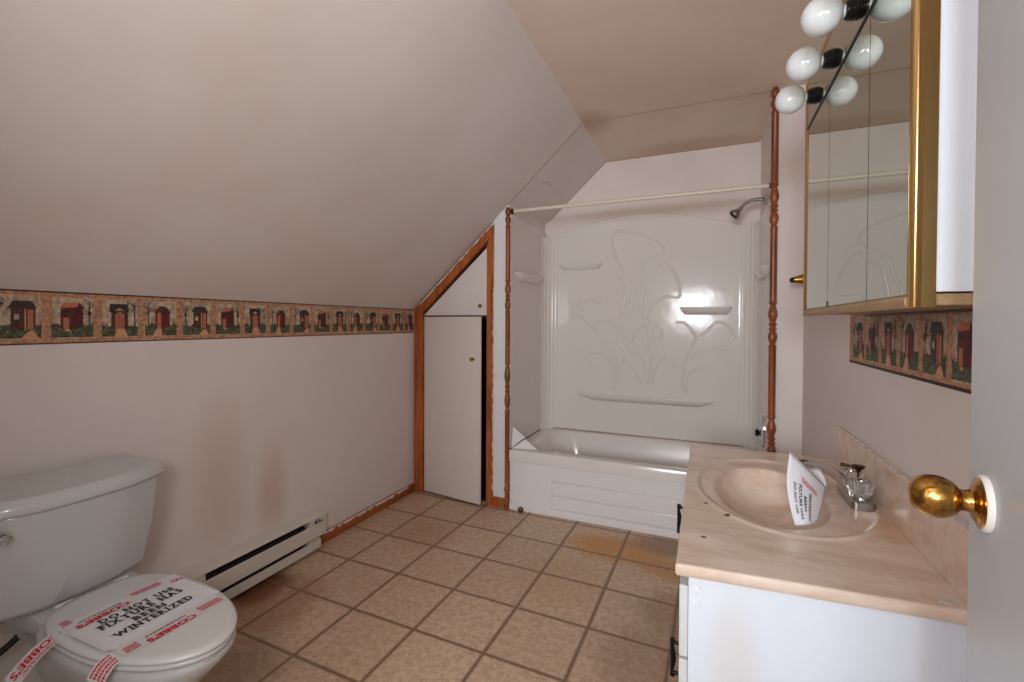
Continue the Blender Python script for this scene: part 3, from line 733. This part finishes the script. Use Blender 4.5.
for X0, d_, z_, y0_, y1_ in ((TL, 1, 1.555, 2.90, 3.42), (TR, -1, 1.535, 2.93, 3.37)):
    rr = []
    for (s_, dd, zz) in ((.7,.5,z_-.05),(.92,.9,z_-.02),(1,1,z_-.003),(.99,.97,z_+.002),(.96,.88,z_-.003)):
        ym = (y0_+y1_)/2; hw = (y1_-y0_)/2; r = [Vector((X0-d_*.004, ym-hw*s_, zz))]
        for k in range(13):
            a = PI*k/12; r.append(Vector((X0+d_*.05*dd*math.sin(a)**.6, ym-hw*s_*(abs(math.cos(a))**.6)*(1 if math.cos(a) > 0 else -1), zz)))
        r.append(Vector((X0-d_*.004, ym+hw*s_, zz))); rr.append(r)
    bm = B(); loft(bm, rr); obj('side_shelf', bm, M['surround'], su, smooth=.8)
FLOWER= [[(-0.559,1.591),(-0.596,1.68),(-0.629,1.758),(-0.64,1.835),(-0.63,1.899),(-0.577,1.899),(-0.493,1.884),(-0.4,1.844),(-0.319,1.796),(-0.283,1.758),(-0.288,1.717),(-0.318,1.697),(-0.368,1.668),(-0.418,1.618),(-0.444,1.565),(-0.454,1.512),(-0.489,1.438),(-0.505,1.331),(-0.512,1.234)],[(-0.596,1.582),(-0.585,1.549),(-0.552,1.494),(-0.548,1.418),(-0.562,1.332),(-0.578,1.245)],[(-0.603,1.125),(-0.581,1.071),(-0.549,1.017),(-0.516,0.942),(-0.464,0.858),(-0.426,0.774)],[(-0.419,1.224),(-0.431,1.373),(-0.417,1.479),(-0.387,1.563),(-0.327,1.614),(-0.282,1.664),(-0.228,1.609),(-0.189,1.535),(-0.169,1.452),(-0.178,1.407),(-0.226,1.408),(-0.272,1.408),(-0.315,1.382),(-0.359,1.34),(-0.379,1.277),(-0.37,1.224)],[(-0.735,1.366),(-0.746,1.389),(-0.813,1.396),(-0.881,1.379),(-0.927,1.335),(-0.933,1.294),(-0.869,1.267),(-0.789,1.2),(-0.733,1.112),(-0.667,1.025),(-0.634,0.938),(-0.622,0.807),(-0.625,0.708)],[(-0.745,1.233),(-0.668,1.234),(-0.614,1.201),(-0.592,1.147),(-0.603,1.114)],[(-0.589,0.765),(-0.601,0.895),(-0.612,0.983)],[(-0.507,1.051),(-0.486,1.116),(-0.445,1.181),(-0.405,1.213)],[(-0.496,1.029),(-0.434,0.988),(-0.402,0.925),(-0.387,0.819)],[(-0.39,1.192),(-0.373,1.075),(-0.361,0.906),(-0.381,0.777)],[(-0.334,1.224),(-0.293,1.182),(-0.289,1.129),(-0.313,1.119)],[(-0.35,1.192),(-0.333,1.076),(-0.327,0.949)],[(-0.35,0.779),(-0.341,0.864),(-0.311,0.929),(-0.272,0.968),(-0.222,0.953),(-0.199,0.912)],[(-0.776,0.877),(-0.803,0.921),(-0.803,0.976),(-0.766,0.995),(-0.699,0.991),(-0.655,0.937)],[(-0.196,1.224),(-0.147,1.225),(-0.099,1.184),(-0.066,1.123),(-0.079,1.071),(-0.107,0.999),(-0.135,0.915),(-0.147,0.811),(-0.143,0.728)],[(-0.093,0.958),(-0.06,1.01),(-0.004,1.042),(0.06,1.06),(0.106,1.045),(0.132,1.076),(0.176,1.137),(0.149,1.186),(0.113,1.221),(0.068,1.229),(0.031,1.195),(-0.005,1.154),(-0.042,1.123)],[(-0.118,0.73),(-0.124,0.802),(-0.115,0.854),(-0.068,0.897),(-0.003,0.906)],[(-0.58,0.907),(-0.548,0.941),(-0.563,0.962)]]
bm = B()
for k, line in enumerate(FLOWER):
    p = smoothpath([(x, ys-.0002, z) for x, z in line], 5)
    nn = len(p); tube(bm, p, [.0105*min(1, .35+min(i, nn-1-i)*.25) for i in range(nn)], 8, up=(0,1,0), flat=.6)
obj('flower_relief', bm, M['surround'], su, smooth=1.2)

# ------------------------------------------------------------------ curtain rod, spindle posts
bm = B(); tube(bm, [(TL+.012, YF+.012, 1.945), (TR-.014, YF+.012, 1.945)], .0115, 14)
cr = tag(obj('curtain_rod', bm, M['rod'], smooth=.8), 'thin ivory shower curtain rod spanning the tub between the two wooden posts', 'curtain rod')
for x, d in ((TL+.002, 1), (TR-.001, -1)):
    obj('rod_flange', lathe(B(), [(0,.019),(.004,.019),(.006,.014),(.016,.014)], (x, YF+.012, 1.945), (d,0,0), 20), M['bronze'] if d < 0 else M['bronze'], cr, smooth=.7)
obj('rod_joint', lathe(B(), [(0,.013),(.003,.014),(.006,.013)], (-.28, YF+.012, 1.945), (1,0,0), 16), M['rod'], cr, smooth=.7)
def spindle(name, x, y, ztop, details, R, label):
    base = R*.80
    feat = [(0,1.0),(.035,1.18),(.07,.72),(.10,.80),(.16,1.15),(.24,1.30),(.32,1.05),(.36,.70),(.40,1.15),(.44,.72),(.47,.95),(.50,1.18),(.54,.72),(.60,1.0),(.68,1.32),(.76,1.22),(.86,.85),(.90,.70),(.94,1.2),(.97,1.0),(1,1.0)]
    prof = [(.001, base)]
    for (a, b) in details:
        prof += [(a+(b-a)*u, base*r) for u, r in feat]
    prof = sorted([p for p in prof if p[0] < ztop-.13], key=lambda p: p[0])
    prof += [(ztop-.13, base), (ztop-.125, base*1.2), (ztop-.115, base*.75), (ztop-.10, base*.9), (ztop-.085, base*1.35), (ztop-.065, base*1.05), (ztop-.055, base*.65), (ztop-.045, base*1.05), (ztop-.030, base*1.35), (ztop-.014, base*1.1), (ztop-.001, base*.6)]
    bm = B(); lathe(bm, prof, (x, y, 0), (0,0,1), 20)
    return tag(obj(name, bm, M['spindle'], smooth=.9), label, 'wooden post')
spindle('spindle_post', TL-.011, YF-.021, zs(TL-.018-.02)-.006, [(.012,.182),(.632,.977),(1.281,1.501)], .0185, 'shorter turned brown wooden post at the left front end of the tub')
spindle('spindle_post', .317, YF-.025, ZC-.002, [(.03,.20),(.50,.745),(1.093,1.341),(1.708,1.95)], .0212, 'taller turned brown wooden post right of the tub, reaching the flat ceiling')

# ------------------------------------------------------------------ shower head and tub valve
sh = thing('shower_head', (TR, 3.2, 1.958), 'chrome shower head on a bent arm high on the right tub wall', 'shower head')
sy = 3.2
obj('wall_flange', lathe(B(), [(0,.031),(.003,.031),(.009,.016),(.012,.012)], (TR, sy, 1.958), (-1,0,0), 24), M['dullchrome'], sh, smooth=.8)
bm = B(); tube(bm, smoothpath([(TR,sy,1.958),(.27,sy,1.960),(.235,sy,1.955),(.205,sy,1.938),(.182,sy,1.910)], 6), .0098, 14); obj('shower_arm', bm, M['dullchrome'], sh, smooth=.9)
hd = Vector((-.62,-.12,-.62)).normalized()
obj('spray_head', lathe(B(), [(-.006,.011),(.006,.014),(.012,.012),(.018,.016),(.042,.031),(.050,.033),(.056,.031)], (.186,sy,1.914), hd, 28), M['dullchrome'], sh, smooth=.8)
obj('spray_face', lathe(B(), [(.0561,.028),(.058,.027)], (.186,sy,1.914), hd, 28), M['slotdark'], sh)
tv = thing('tub_valve', (TR, 3.16, .58), 'chrome oval tub valve plate with a knob low on the right tub wall', 'tub valve')
bm = B(); rr = []
for (t_, s_) in ((0,1),(.006,1),(.014,.8),(.018,.5)):
    rr.append([Vector((TR-t_, 3.15+.062*s_*math.cos(2*PI*k/32), .585+.098*s_*math.sin(2*PI*k/32))) for k in range(32)])
loft(bm, rr); obj('valve_plate', bm, M['chrome'], tv, smooth=.8)
obj('valve_knob', lathe(B(), [(0,.012),(.006,.012),(.008,.020),(.022,.021),(.025,.016)], (TR-.016,3.15,.575), (-1,0,0), 10), M['blackiron'], tv, smooth=.3)

# ------------------------------------------------------------------ vanity
VY0, VY1 = 1.030, 2.108; CX0 = -.053; CZ = .716
va = thing('vanity_cabinet', (.2, 1.57, 0), 'white vanity cabinet with black iron handles under the pinkish marble top', 'cabinet')
bm = B(); fx = -.028
prism(bm, [(fx, VY0+.028), (XR-.003, VY0+.062), (XR-.003, VY0+.080), (fx, VY0+.046)], 2, 0, CZ-.030); box(bm, (fx, VY1-.042, .0), (XR-.003, VY1-.024, CZ-.030)); box(bm, (fx+.05, VY0+.04, .0), (fx+.066, VY1-.04, .09)); box(bm, (fx, VY0+.04, .085), (XR-.003, VY1-.04, .10)); 
box(bm, (fx, VY0+.04, .655), (fx+.018, VY1-.04, CZ-.030)); box(bm, (fx, 1.405, .10), (fx+.018, 1.435, .66)); box(bm, (fx, 1.705, .10), (fx+.018, 1.735, .66))
obj('cabinet_body', bm, M['vanwhite'], va, bevel=.0015)
bm = B()
for z in (.648, .664, .628): pass
for (z) in (.662, .632): lathe(bm, [(0,.009),(.002,.0085),(.003,.004)], (-.012, VY0+.0290, z), (0,-1,0), 14)
obj('screw_cap', bm, M['vanwhite'], va, smooth=.6)
def vdoor(y0, y1, z0, z1, name):
    bm = B(); box(bm, (fx-.018, y0, z0), (fx-.0005, y1, z1)); return obj(name, bm, M['vanedge'], va, bevel=.0025)
def vhandle(y, z0, z1, par):
    bm = B(); x = fx-.018
    for z in (z0, z1): tube(bm, [(x, y, z), (x-.026, y, z)], .0048, 10); lathe(bm, [(0,.008),(.003,.008),(.005,.005)], (x-.0002, y, z), (-1,0,0), 12)
    tube(bm, smoothpath([(x-.027,y,z0-.010),(x-.029,y,z0+.006),(x-.026,y,(z0+z1)/2),(x-.029,y,z1-.006),(x-.027,y,z1+.010)], 5), [.0055 if i in (0,20) else (.0042+.0028*abs(math.cos(PI*i/10))) for i in range(21)], 10)
    return tag(obj('handle', bm, M['blackiron'], par, smooth=.9), 'black iron bar handle')
vdoor(VY0+.030, 1.415, .512, .664, 'drawer')
d1 = vdoor(VY0+.030, 1.415, .105, .506, 'cabinet_door'); vhandle(1.352, .268, .350, d1)
d2 = vdoor(1.425, 1.715, .105, .664, 'cabinet_door'); vhandle(1.632, .545, .618, d2)
d3 = vdoor(1.725, VY1-.026, .105, .664, 'cabinet_door')

# counter with an integral oval bowl
tp = thing('sink_counter', (.2, 1.57, CZ), 'pinkish cream marble vanity top with oval sink bowl and backsplash', 'vanity top')
bcx, bcy, ba, bb = .178, 1.612, .142, .262      # bowl centre and half axes
def topz(x, y):
    z = CZ
    r = math.hypot((x-bcx)/ba, (y-bcy)/bb)
    # shallow outer oval with a fine raised rim, also enclosing the faucet deck
    r2 = math.hypot((x-.205)/.226, (y-1.63)/.335)
    z += .0045*math.exp(-((r2-1)/.028)**2) - (.004 if r2 < 1 else 0)*min(1, (1-r2)*14 if r2 < 1 else 0)
    if r < 1.12:
        e = min(1, max(0, (1.12-r)/1.12)); z -= .004*min(1, e*8)
        if r < 1: z -= .118*(1-r**2.6)**.62
    return z
nx, ny = 118, 220; x0, x1 = CX0+.004, XR-.022; y0, y1 = VY0+.004, VY1-.004
ny0 = lambda x: y0+.012+.075*(x-CX0)
row0 = set()
bm = B(); g = [[bm.verts.new((x0+(x1-x0)*i/nx, ny0(x0+(x1-x0)*i/nx)+(y1-ny0(x0+(x1-x0)*i/nx))*j/ny, 0)) for j in range(ny+1)] for i in range(nx+1)]
for r_ in g:
    for v in r_: v.co.z = topz(v.co.x, v.co.y)
for i in range(nx):
    for j in range(ny): bm.faces.new((g[i][j], g[i+1][j], g[i+1][j+1], g[i][j+1]))
loop = [g[i][0] for i in range(nx+1)] + [g[nx][j] for j in range(1, ny+1)] + [g[i][ny] for i in range(nx-1, -1, -1)] + [g[0][j] for j in range(ny-1, 0, -1)]
prev = loop
for (o_, dz) in ((.0025,-.0012),(.004,-.004),(.004,-.020),(.0015,-.024),(.001,-.0255)):
    cur = []
    for v in loop:
        sx = -1 if v.co.x <= x0+1e-6 else (1 if v.co.x >= x1-1e-6 else 0); syy = -1 if v.co.y <= ny0(v.co.x)+1e-5 else (1 if v.co.y >= y1-1e-6 else 0)
        cur.append(bm.verts.new((v.co.x+sx*o_, v.co.y+syy*o_, CZ+dz)))
    for k in range(len(loop)):
        k2 = (k+1) % len(loop); bm.faces.new((prev[k], cur[k], cur[k2], prev[k2]))
    prev = cur
obj('sink_top', bm, M['marble'], tp, smooth=1.2)
bm = B(); box(bm, (XR-.020, VY0+.045, CZ-.02), (XR-.001, VY1-.03, .846)); obj('backsplash', bm, M['marble'], tp, bevel=.003)
bm = B(); ragged(bm, (XR-.0205, VY0+.0, .8475), (XR-.0205, VY1-.05, .8475), .012, 60, up=(1,0,.0)); obj('paint_residue', bm, M['flake'], tp)
bm = B(); lathe(bm, [(0,.022),(.003,.022),(.004,.014),(.003,.010)], (bcx, bcy, CZ-.1215), (0,0,1), 24); tag(obj('sink_drain', bm, M['chrome'], tp, smooth=.6), 'chrome drain ring')
bm = B()
for (x_, y_) in ((.398,1.092),(.415,1.112)):
    bm.faces.new([bm.verts.new((x_+r*math.cos(a), y_+r*math.sin(a)*.8, CZ+.0006)) for a, r in [(2*PI*k/9, rnd.uniform(.006,.011)) for k in range(9)]])
obj('paint_drip', bm, M['flake'], tp)

# faucet
fa = thing('sink_faucet', (.395, 1.64, CZ), 'chrome sink faucet with clear ribbed acrylic knobs beside the backsplash', 'faucet')
fz = CZ+.0005
bm = B(); loft(bm, [rrect(.368,.424,1.555,1.725,.012,fz-.003), rrect(.368,.424,1.555,1.725,.012,fz+.016), rrect(.373,.419,1.560,1.720,.010,fz+.022)])
obj('faucet_base', bm, M['dullchrome'], fa, smooth=.6)
for y in (1.590, 1.690):
    bm = B(); lathe(bm, [(.021,.021),(.026,.021),(.030,.014),(.034,.012)], (.396, y, CZ), (0,0,1), 24); obj('knob_stem', bm, M['chrome'], fa, smooth=.7)
    bm = B(); lathe(bm, [(.033,.020),(.037,.025),(.060,.0285),(.068,.0275),(.071,.022),(.066,.010)], (.396, y, CZ), (0,0,1), 60, rib=.05, ribn=15)
    k = tag(obj('faucet_knob', bm, M['acrylic'], fa, smooth=.5), 'clear ribbed acrylic knob')
    obj('knob_cap', lathe(B(), [(.0665,.010),(.0715,.009)], (.396, y, CZ), (0,0,1), 16), M['chrome'], k, smooth=.6)
bm = B(); path = smoothpath([(.385,1.640,CZ+.012),(.372,1.638,CZ+.045),(.338,1.632,CZ+.073),(.300,1.622,CZ+.088),(.262,1.610,CZ+.098),(.245,1.605,CZ+.094)], 5)
m_ = len(path); tube(bm, path, [.021-.010*i/(m_-1) for i in range(m_)], 18, flat=.8)
tube(bm, [(.252,1.607,CZ+.096),(.249,1.606,CZ+.078)], [.0095,.0090], 14)
obj('spout', bm, M['chrome'], fa, smooth=1.0)
bm = B(); tube(bm, [(.403,1.645,CZ+.015),(.403,1.645,CZ+.080)], .0028, 8); lathe(bm, [(0,.004),(.006,.007),(.014,.015),(.018,.0165),(.020,.013)], (.403,1.645,CZ+.078), (0,0,1), 18); tube(bm, [(.403,1.645,CZ+.088),(.385,1.648,CZ+.092),(.362,1.652,CZ+.094)], [.005,.004,.006], 8)
tag(obj('lift_rod', bm, M['bronze'], fa, smooth=.8), 'tarnished bronze lift rod')

# notice hung round the spout
TLc, BLc, TRc, BRc = Vector((.214,1.50,.866)), Vector((.213,1.400,.703)), Vector((.312,1.565,.762)), Vector((.270,1.445,.706))
def psurf(u, v):  # u across, v up
    p = (BLc*(1-u)+BRc*u)*(1-v) + (TLc*(1-u)+TRc*u)*v
    return p + Vector((-.012*math.sin(PI*v)*(1), 0, 0)) + Vector((.010*math.sin(PI*v),.0,0))*u*1.3 + Vector((0,-.018,.004))*math.sin(PI*u)
pn = thing('faucet_notice', (.25, 1.5, CZ), 'white printed paper notice curled around the sink spout', 'notice')
bm = B(); G = [[bm.verts.new(psurf(i/12, j/12)) for j in range(13)] for i in range(13)]
for i in range(12):
    for j in range(12): bm.faces.new((G[i][j], G[i+1][j], G[i+1][j+1], G[i][j+1]))
def pback(u, v):
    return psurf(1, v).lerp(Vector((.262,1.60,.70)).lerp(Vector((.285,1.65,.812)), v), u) + Vector((.012,0,0))*math.sin(PI*u)
G = [[bm.verts.new(pback(i/6, j/12)) for j in range(13)] for i in range(7)]
for i in range(6):
    for j in range(12): bm.faces.new((G[i][j], G[i+1][j], G[i+1][j+1], G[i][j+1]))
pp_ = obj('paper_sheet', bm, M['paper'], pn, smooth=3)
sol = pp_.modifiers.new('s', 'SOLIDIFY'); sol.thickness = .0006
pnn = (psurf(.5,.6)-psurf(.4,.5)).cross(psurf(.4,.6)-psurf(.4,.5)).normalized()
if pnn.y > 0: pnn = -pnn
off = pnn*.0014
rot = lambda a, b, c, d: (lambda u, v: psurf(a+(b-a)*(1-v) if False else a+(b-a)*v, c+(d-c)*u)+off)   # lines run down the sheet
bm = B()
for (txt, a, b, c, d) in (('DO NOT USE', .16,.23,.62,.16), ('FIXTURE HAS', .29,.37,.64,.08), ('BEEN', .43,.50,.48,.22), ('WINTERIZED', .56,.64,.58,.04)):
    textmesh(bm, txt, rot(a, b, c, d), .03, spacing=1.05)
obj('notice_print', bm, M['ink'], pn)
bm = B(); smallprint(bm, lambda u, v: psurf(.30+.50*u, .80-.12*u+(v-1)*.10)+off, 4, rnd=rp); tag(obj('red_emblem', bm, M['red'], pn), 'small red printed emblem')

# ------------------------------------------------------------------ mirrored cabinet
MX = .287; my0, my1, mz0, mz1 = .918, 1.775, 1.243, 1.972
mc = thing('mirror_cabinet', (.37, 1.35, 1.6), 'gold-framed mirrored medicine cabinet on the right wall above the vanity', 'mirror cabinet')
bm = B(); box(bm, (MX+.020, my0+.001, mz0+.024), (XR-.001, my1-.004, mz1)); obj('cabinet_box', bm, M['hatch'] if 0 else M['vanwhite'], mc, bevel=.001)
bm = B(); box(bm, (MX+.004, my0+.012, mz0+.004), (XR-.001, my1-.002, mz0+.022)); obj('bottom_rail', bm, M['railwood'], mc, bevel=.002)
bm = B(); box(bm, (XR-.02, my0+.013, mz0-.001), (XR-.001, my1-.02, mz0+.004)); obj('bottom_shadow_gap', bm, M['joint'], mc); 
def rail(prof, a, b, axis='z', m='gold', name='frame_rail'):
    bm = B()
    if axis == 'z': prism(bm, prof, 2, a, b)
    else: prism(bm, prof, 1, a, b)
    return obj(name, bm, M[m], mc, smooth=.6, bevel=.0012)
# rounded gold extrusion at the near and far upright edges
def upr(y, s):
    return [(MX+.029, y), (MX+.029, y+s*.004), (MX+.003, y+s*.004+s*.0), (MX-.001, y+s*.008), (MX-.003, y+s*.013), (MX-.001, y+s*.018), (MX+.003, y+s*.020), (MX+.004, y+s*.024), (MX+.010, y+s*.024), (MX+.010, y+s*.010), (MX+.020, y+s*.010)]
rail([(MX+.030,my0-.001),(MX+.0285,my0-.004),(MX+.010,my0-.004),(MX+.006,my0-.007),(MX+.002,my0-.007),(MX-.002,my0-.003),(MX-.003,my0+.004),(MX+.0005,my0+.012),(MX+.001,my0+.018),(MX+.012,my0+.018),(MX+.012,my0+.0)], mz0, mz1+.004)
rail([(MX+.020,my1+.004),(MX+.004,my1+.004),(MX-.002,my1),(MX-.004,my1-.008),(MX-.002,my1-.016),(MX+.0005,my1-.020),(MX+.012,my1-.020)], mz0, mz1+.004)
for (z, h_) in ((mz1-.016, .030), (mz0, .020)):
    rail([(MX+.014, z), (MX+.002, z), (MX-.002, z+h_*.3), (MX-.002, z+h_*.7), (MX+.002, z+h_), (MX+.014, z+h_)], my0+.018, my1-.012, 'y', 'gold' if z > 1.5 else 'railwood')
ys_ = [my0+.018, 1.140, 1.466, my1-.012]
for a, b in zip(ys_[:-1], ys_[1:]):
    bm = B(); box(bm, (MX+.001, a+.0016, mz0+.021), (MX+.0056, b-.0016, 1.829)); obj('mirror_panel', bm, M['mirror'], mc)
bm = B(); box(bm, (MX+.0055, my0+.018, mz0+.020), (MX+.019, my1-.012, mz1-.004)); obj('mirror_backing', bm, M['joint'], mc)
for y in (1.466, my1-.016):
    bm = B(); box(bm, (MX-.001, y-.004, mz0+.021), (MX+.0015, y+.004, mz0+.034)); obj('mirror_clip', bm, M['joint'], mc, bevel=.001)
bm = B(); lathe(bm, [(0,.008),(.002,.008),(.003,.003)], (.372, my0+.0008, 1.60), (0,-1,0), 12); obj('screw', bm, M['joint'], mc)
tw = thing('towel_bar_bracket', (XR, 2.6, 1.40), 'tapered brass towel bar bracket on the right wall, just beyond the mirrored cabinet', 'bracket')
P0 = (XR-.0005, 2.6, 1.432)
obj('bracket_base', lathe(B(), [(0,.036),(.006,.036),(.016,.031),(.050,.021),(.078,.0145)], P0, (-1,0,-.08), 24), M['brass'], tw, smooth=.8)
obj('bracket_tip', lathe(B(), [(.078,.013),(.086,.012),(.094,.009)], P0, (-1,0,-.08), 20), M['blackiron'], tw, smooth=.8)

# light bar in the head of the frame, with opal globe bulbs
lb = thing('vanity_light', (MX, 1.35, 1.895), 'mirrored light bar with black sockets and unlit white globe bulbs above the cabinet mirror', 'light fixture')
bm = B(); box(bm, (MX-.0002, my0+.020, 1.835), (MX+.006, my1-.014, 1.958)); obj('light_bar', bm, M['mirror'], lb)
bm = B(); box(bm, (MX-.002, my0+.019, 1.8295), (MX+.006, my1-.013, 1.8345)); obj('bar_edge', bm, M['joint'], lb, bevel=.001)
for y in (1.655, 1.445, 1.235, 1.025):
    P0 = (MX-.0003, y, 1.892)
    so = obj('bulb_socket', lathe(B(), [(0,.0225),(.003,.0245),(.005,.022),(.008,.0235),(.010,.021),(.013,.0225),(.015,.019),(.018,.0195),(.020,.015)], P0, (-1,0,0), 24), M['socket'], lb, smooth=.5)
    R_ = .0400; cx_ = .061
    pr_ = [(.016,.0125),(.027,.0130)]
    bu = obj('globe_bulb', lathe(B(), [(.0235,.0128),(.0262,.0150)] + [(cx_-R_*math.cos(a), R_*math.sin(a)) for a in [.42+(PI-.42)*i/18 for i in range(19)]][1:], P0, (-1,0,0), 36), M['bulb'], so, smooth=1.2)
    obj('bulb_neck', lathe(B(), pr_, P0, (-1,0,0), 24), M['bulbneck'], so, smooth=1)

# ------------------------------------------------------------------ camera
cam = bpy.data.cameras.new('camera'); co = bpy.data.objects.new('camera', cam); COL.objects.link(co); scene.camera = co
cam.sensor_width = 36; cam.lens = 468.684/1024*36; cam.shift_x = 15.92/1024; cam.shift_y = -11.54/1024; cam.clip_start = .02
yaw, pitch, roll = .4206, .0140, .0042
f = Vector((-math.sin(yaw), math.cos(yaw), 0)); r = Vector((math.cos(yaw), math.sin(yaw), 0)); u = Vector((0,0,1))
f2 = f*math.cos(pitch)-u*math.sin(pitch); u2 = u*math.cos(pitch)+f*math.sin(pitch)
r3 = r*math.cos(roll)+u2*math.sin(roll); u3 = u2*math.cos(roll)-r*math.sin(roll)
mt = Matrix((r3, u3, -f2)).transposed().to_4x4(); mt.translation = Vector((0, 0, 1.217)); co.matrix_world = mt

# ------------------------------------------------------------------ light: daylight through the hall window behind the camera, plus an added fill
def area(name, loc, rot, sx, sy, power, c):
    l_ = bpy.data.lights.new(name, 'AREA'); l_.shape = 'RECTANGLE'; l_.size = sx; l_.size_y = sy; l_.energy = power; l_.color = c
    o = bpy.data.objects.new(name, l_); o.location = loc; o.rotation_euler = rot; COL.objects.link(o); return o
area('window_daylight', ((WX0+WX1)/2, YH-.12, (WZ0+WZ1)/2), (PI/2, 0, 0), WX1-WX0, WZ1-WZ0, 54, (.86,.93,1.0))
hl = area('flash_fill', (-.28, -.36, 1.42), (0,0,0), .5, .45, 11, (1,.985,.96))  # added flash-like fill behind the camera, brightens the slope and left side
hl.rotation_euler = Vector((-.45, .80, .36)).to_track_quat('-Z', 'Y').to_euler()
w = bpy.data.worlds.new('world'); scene.world = w; w.use_nodes = True
w.node_tree.nodes['Background'].inputs[0].default_value = (.75,.85,1,1); w.node_tree.nodes['Background'].inputs[1].default_value = 1.0
scene.view_settings.view_transform = 'Standard'; scene.view_settings.look = 'None'; scene.view_settings.gamma = 1; scene.view_settings.exposure = 0.68
scene.view_settings.use_curve_mapping = False
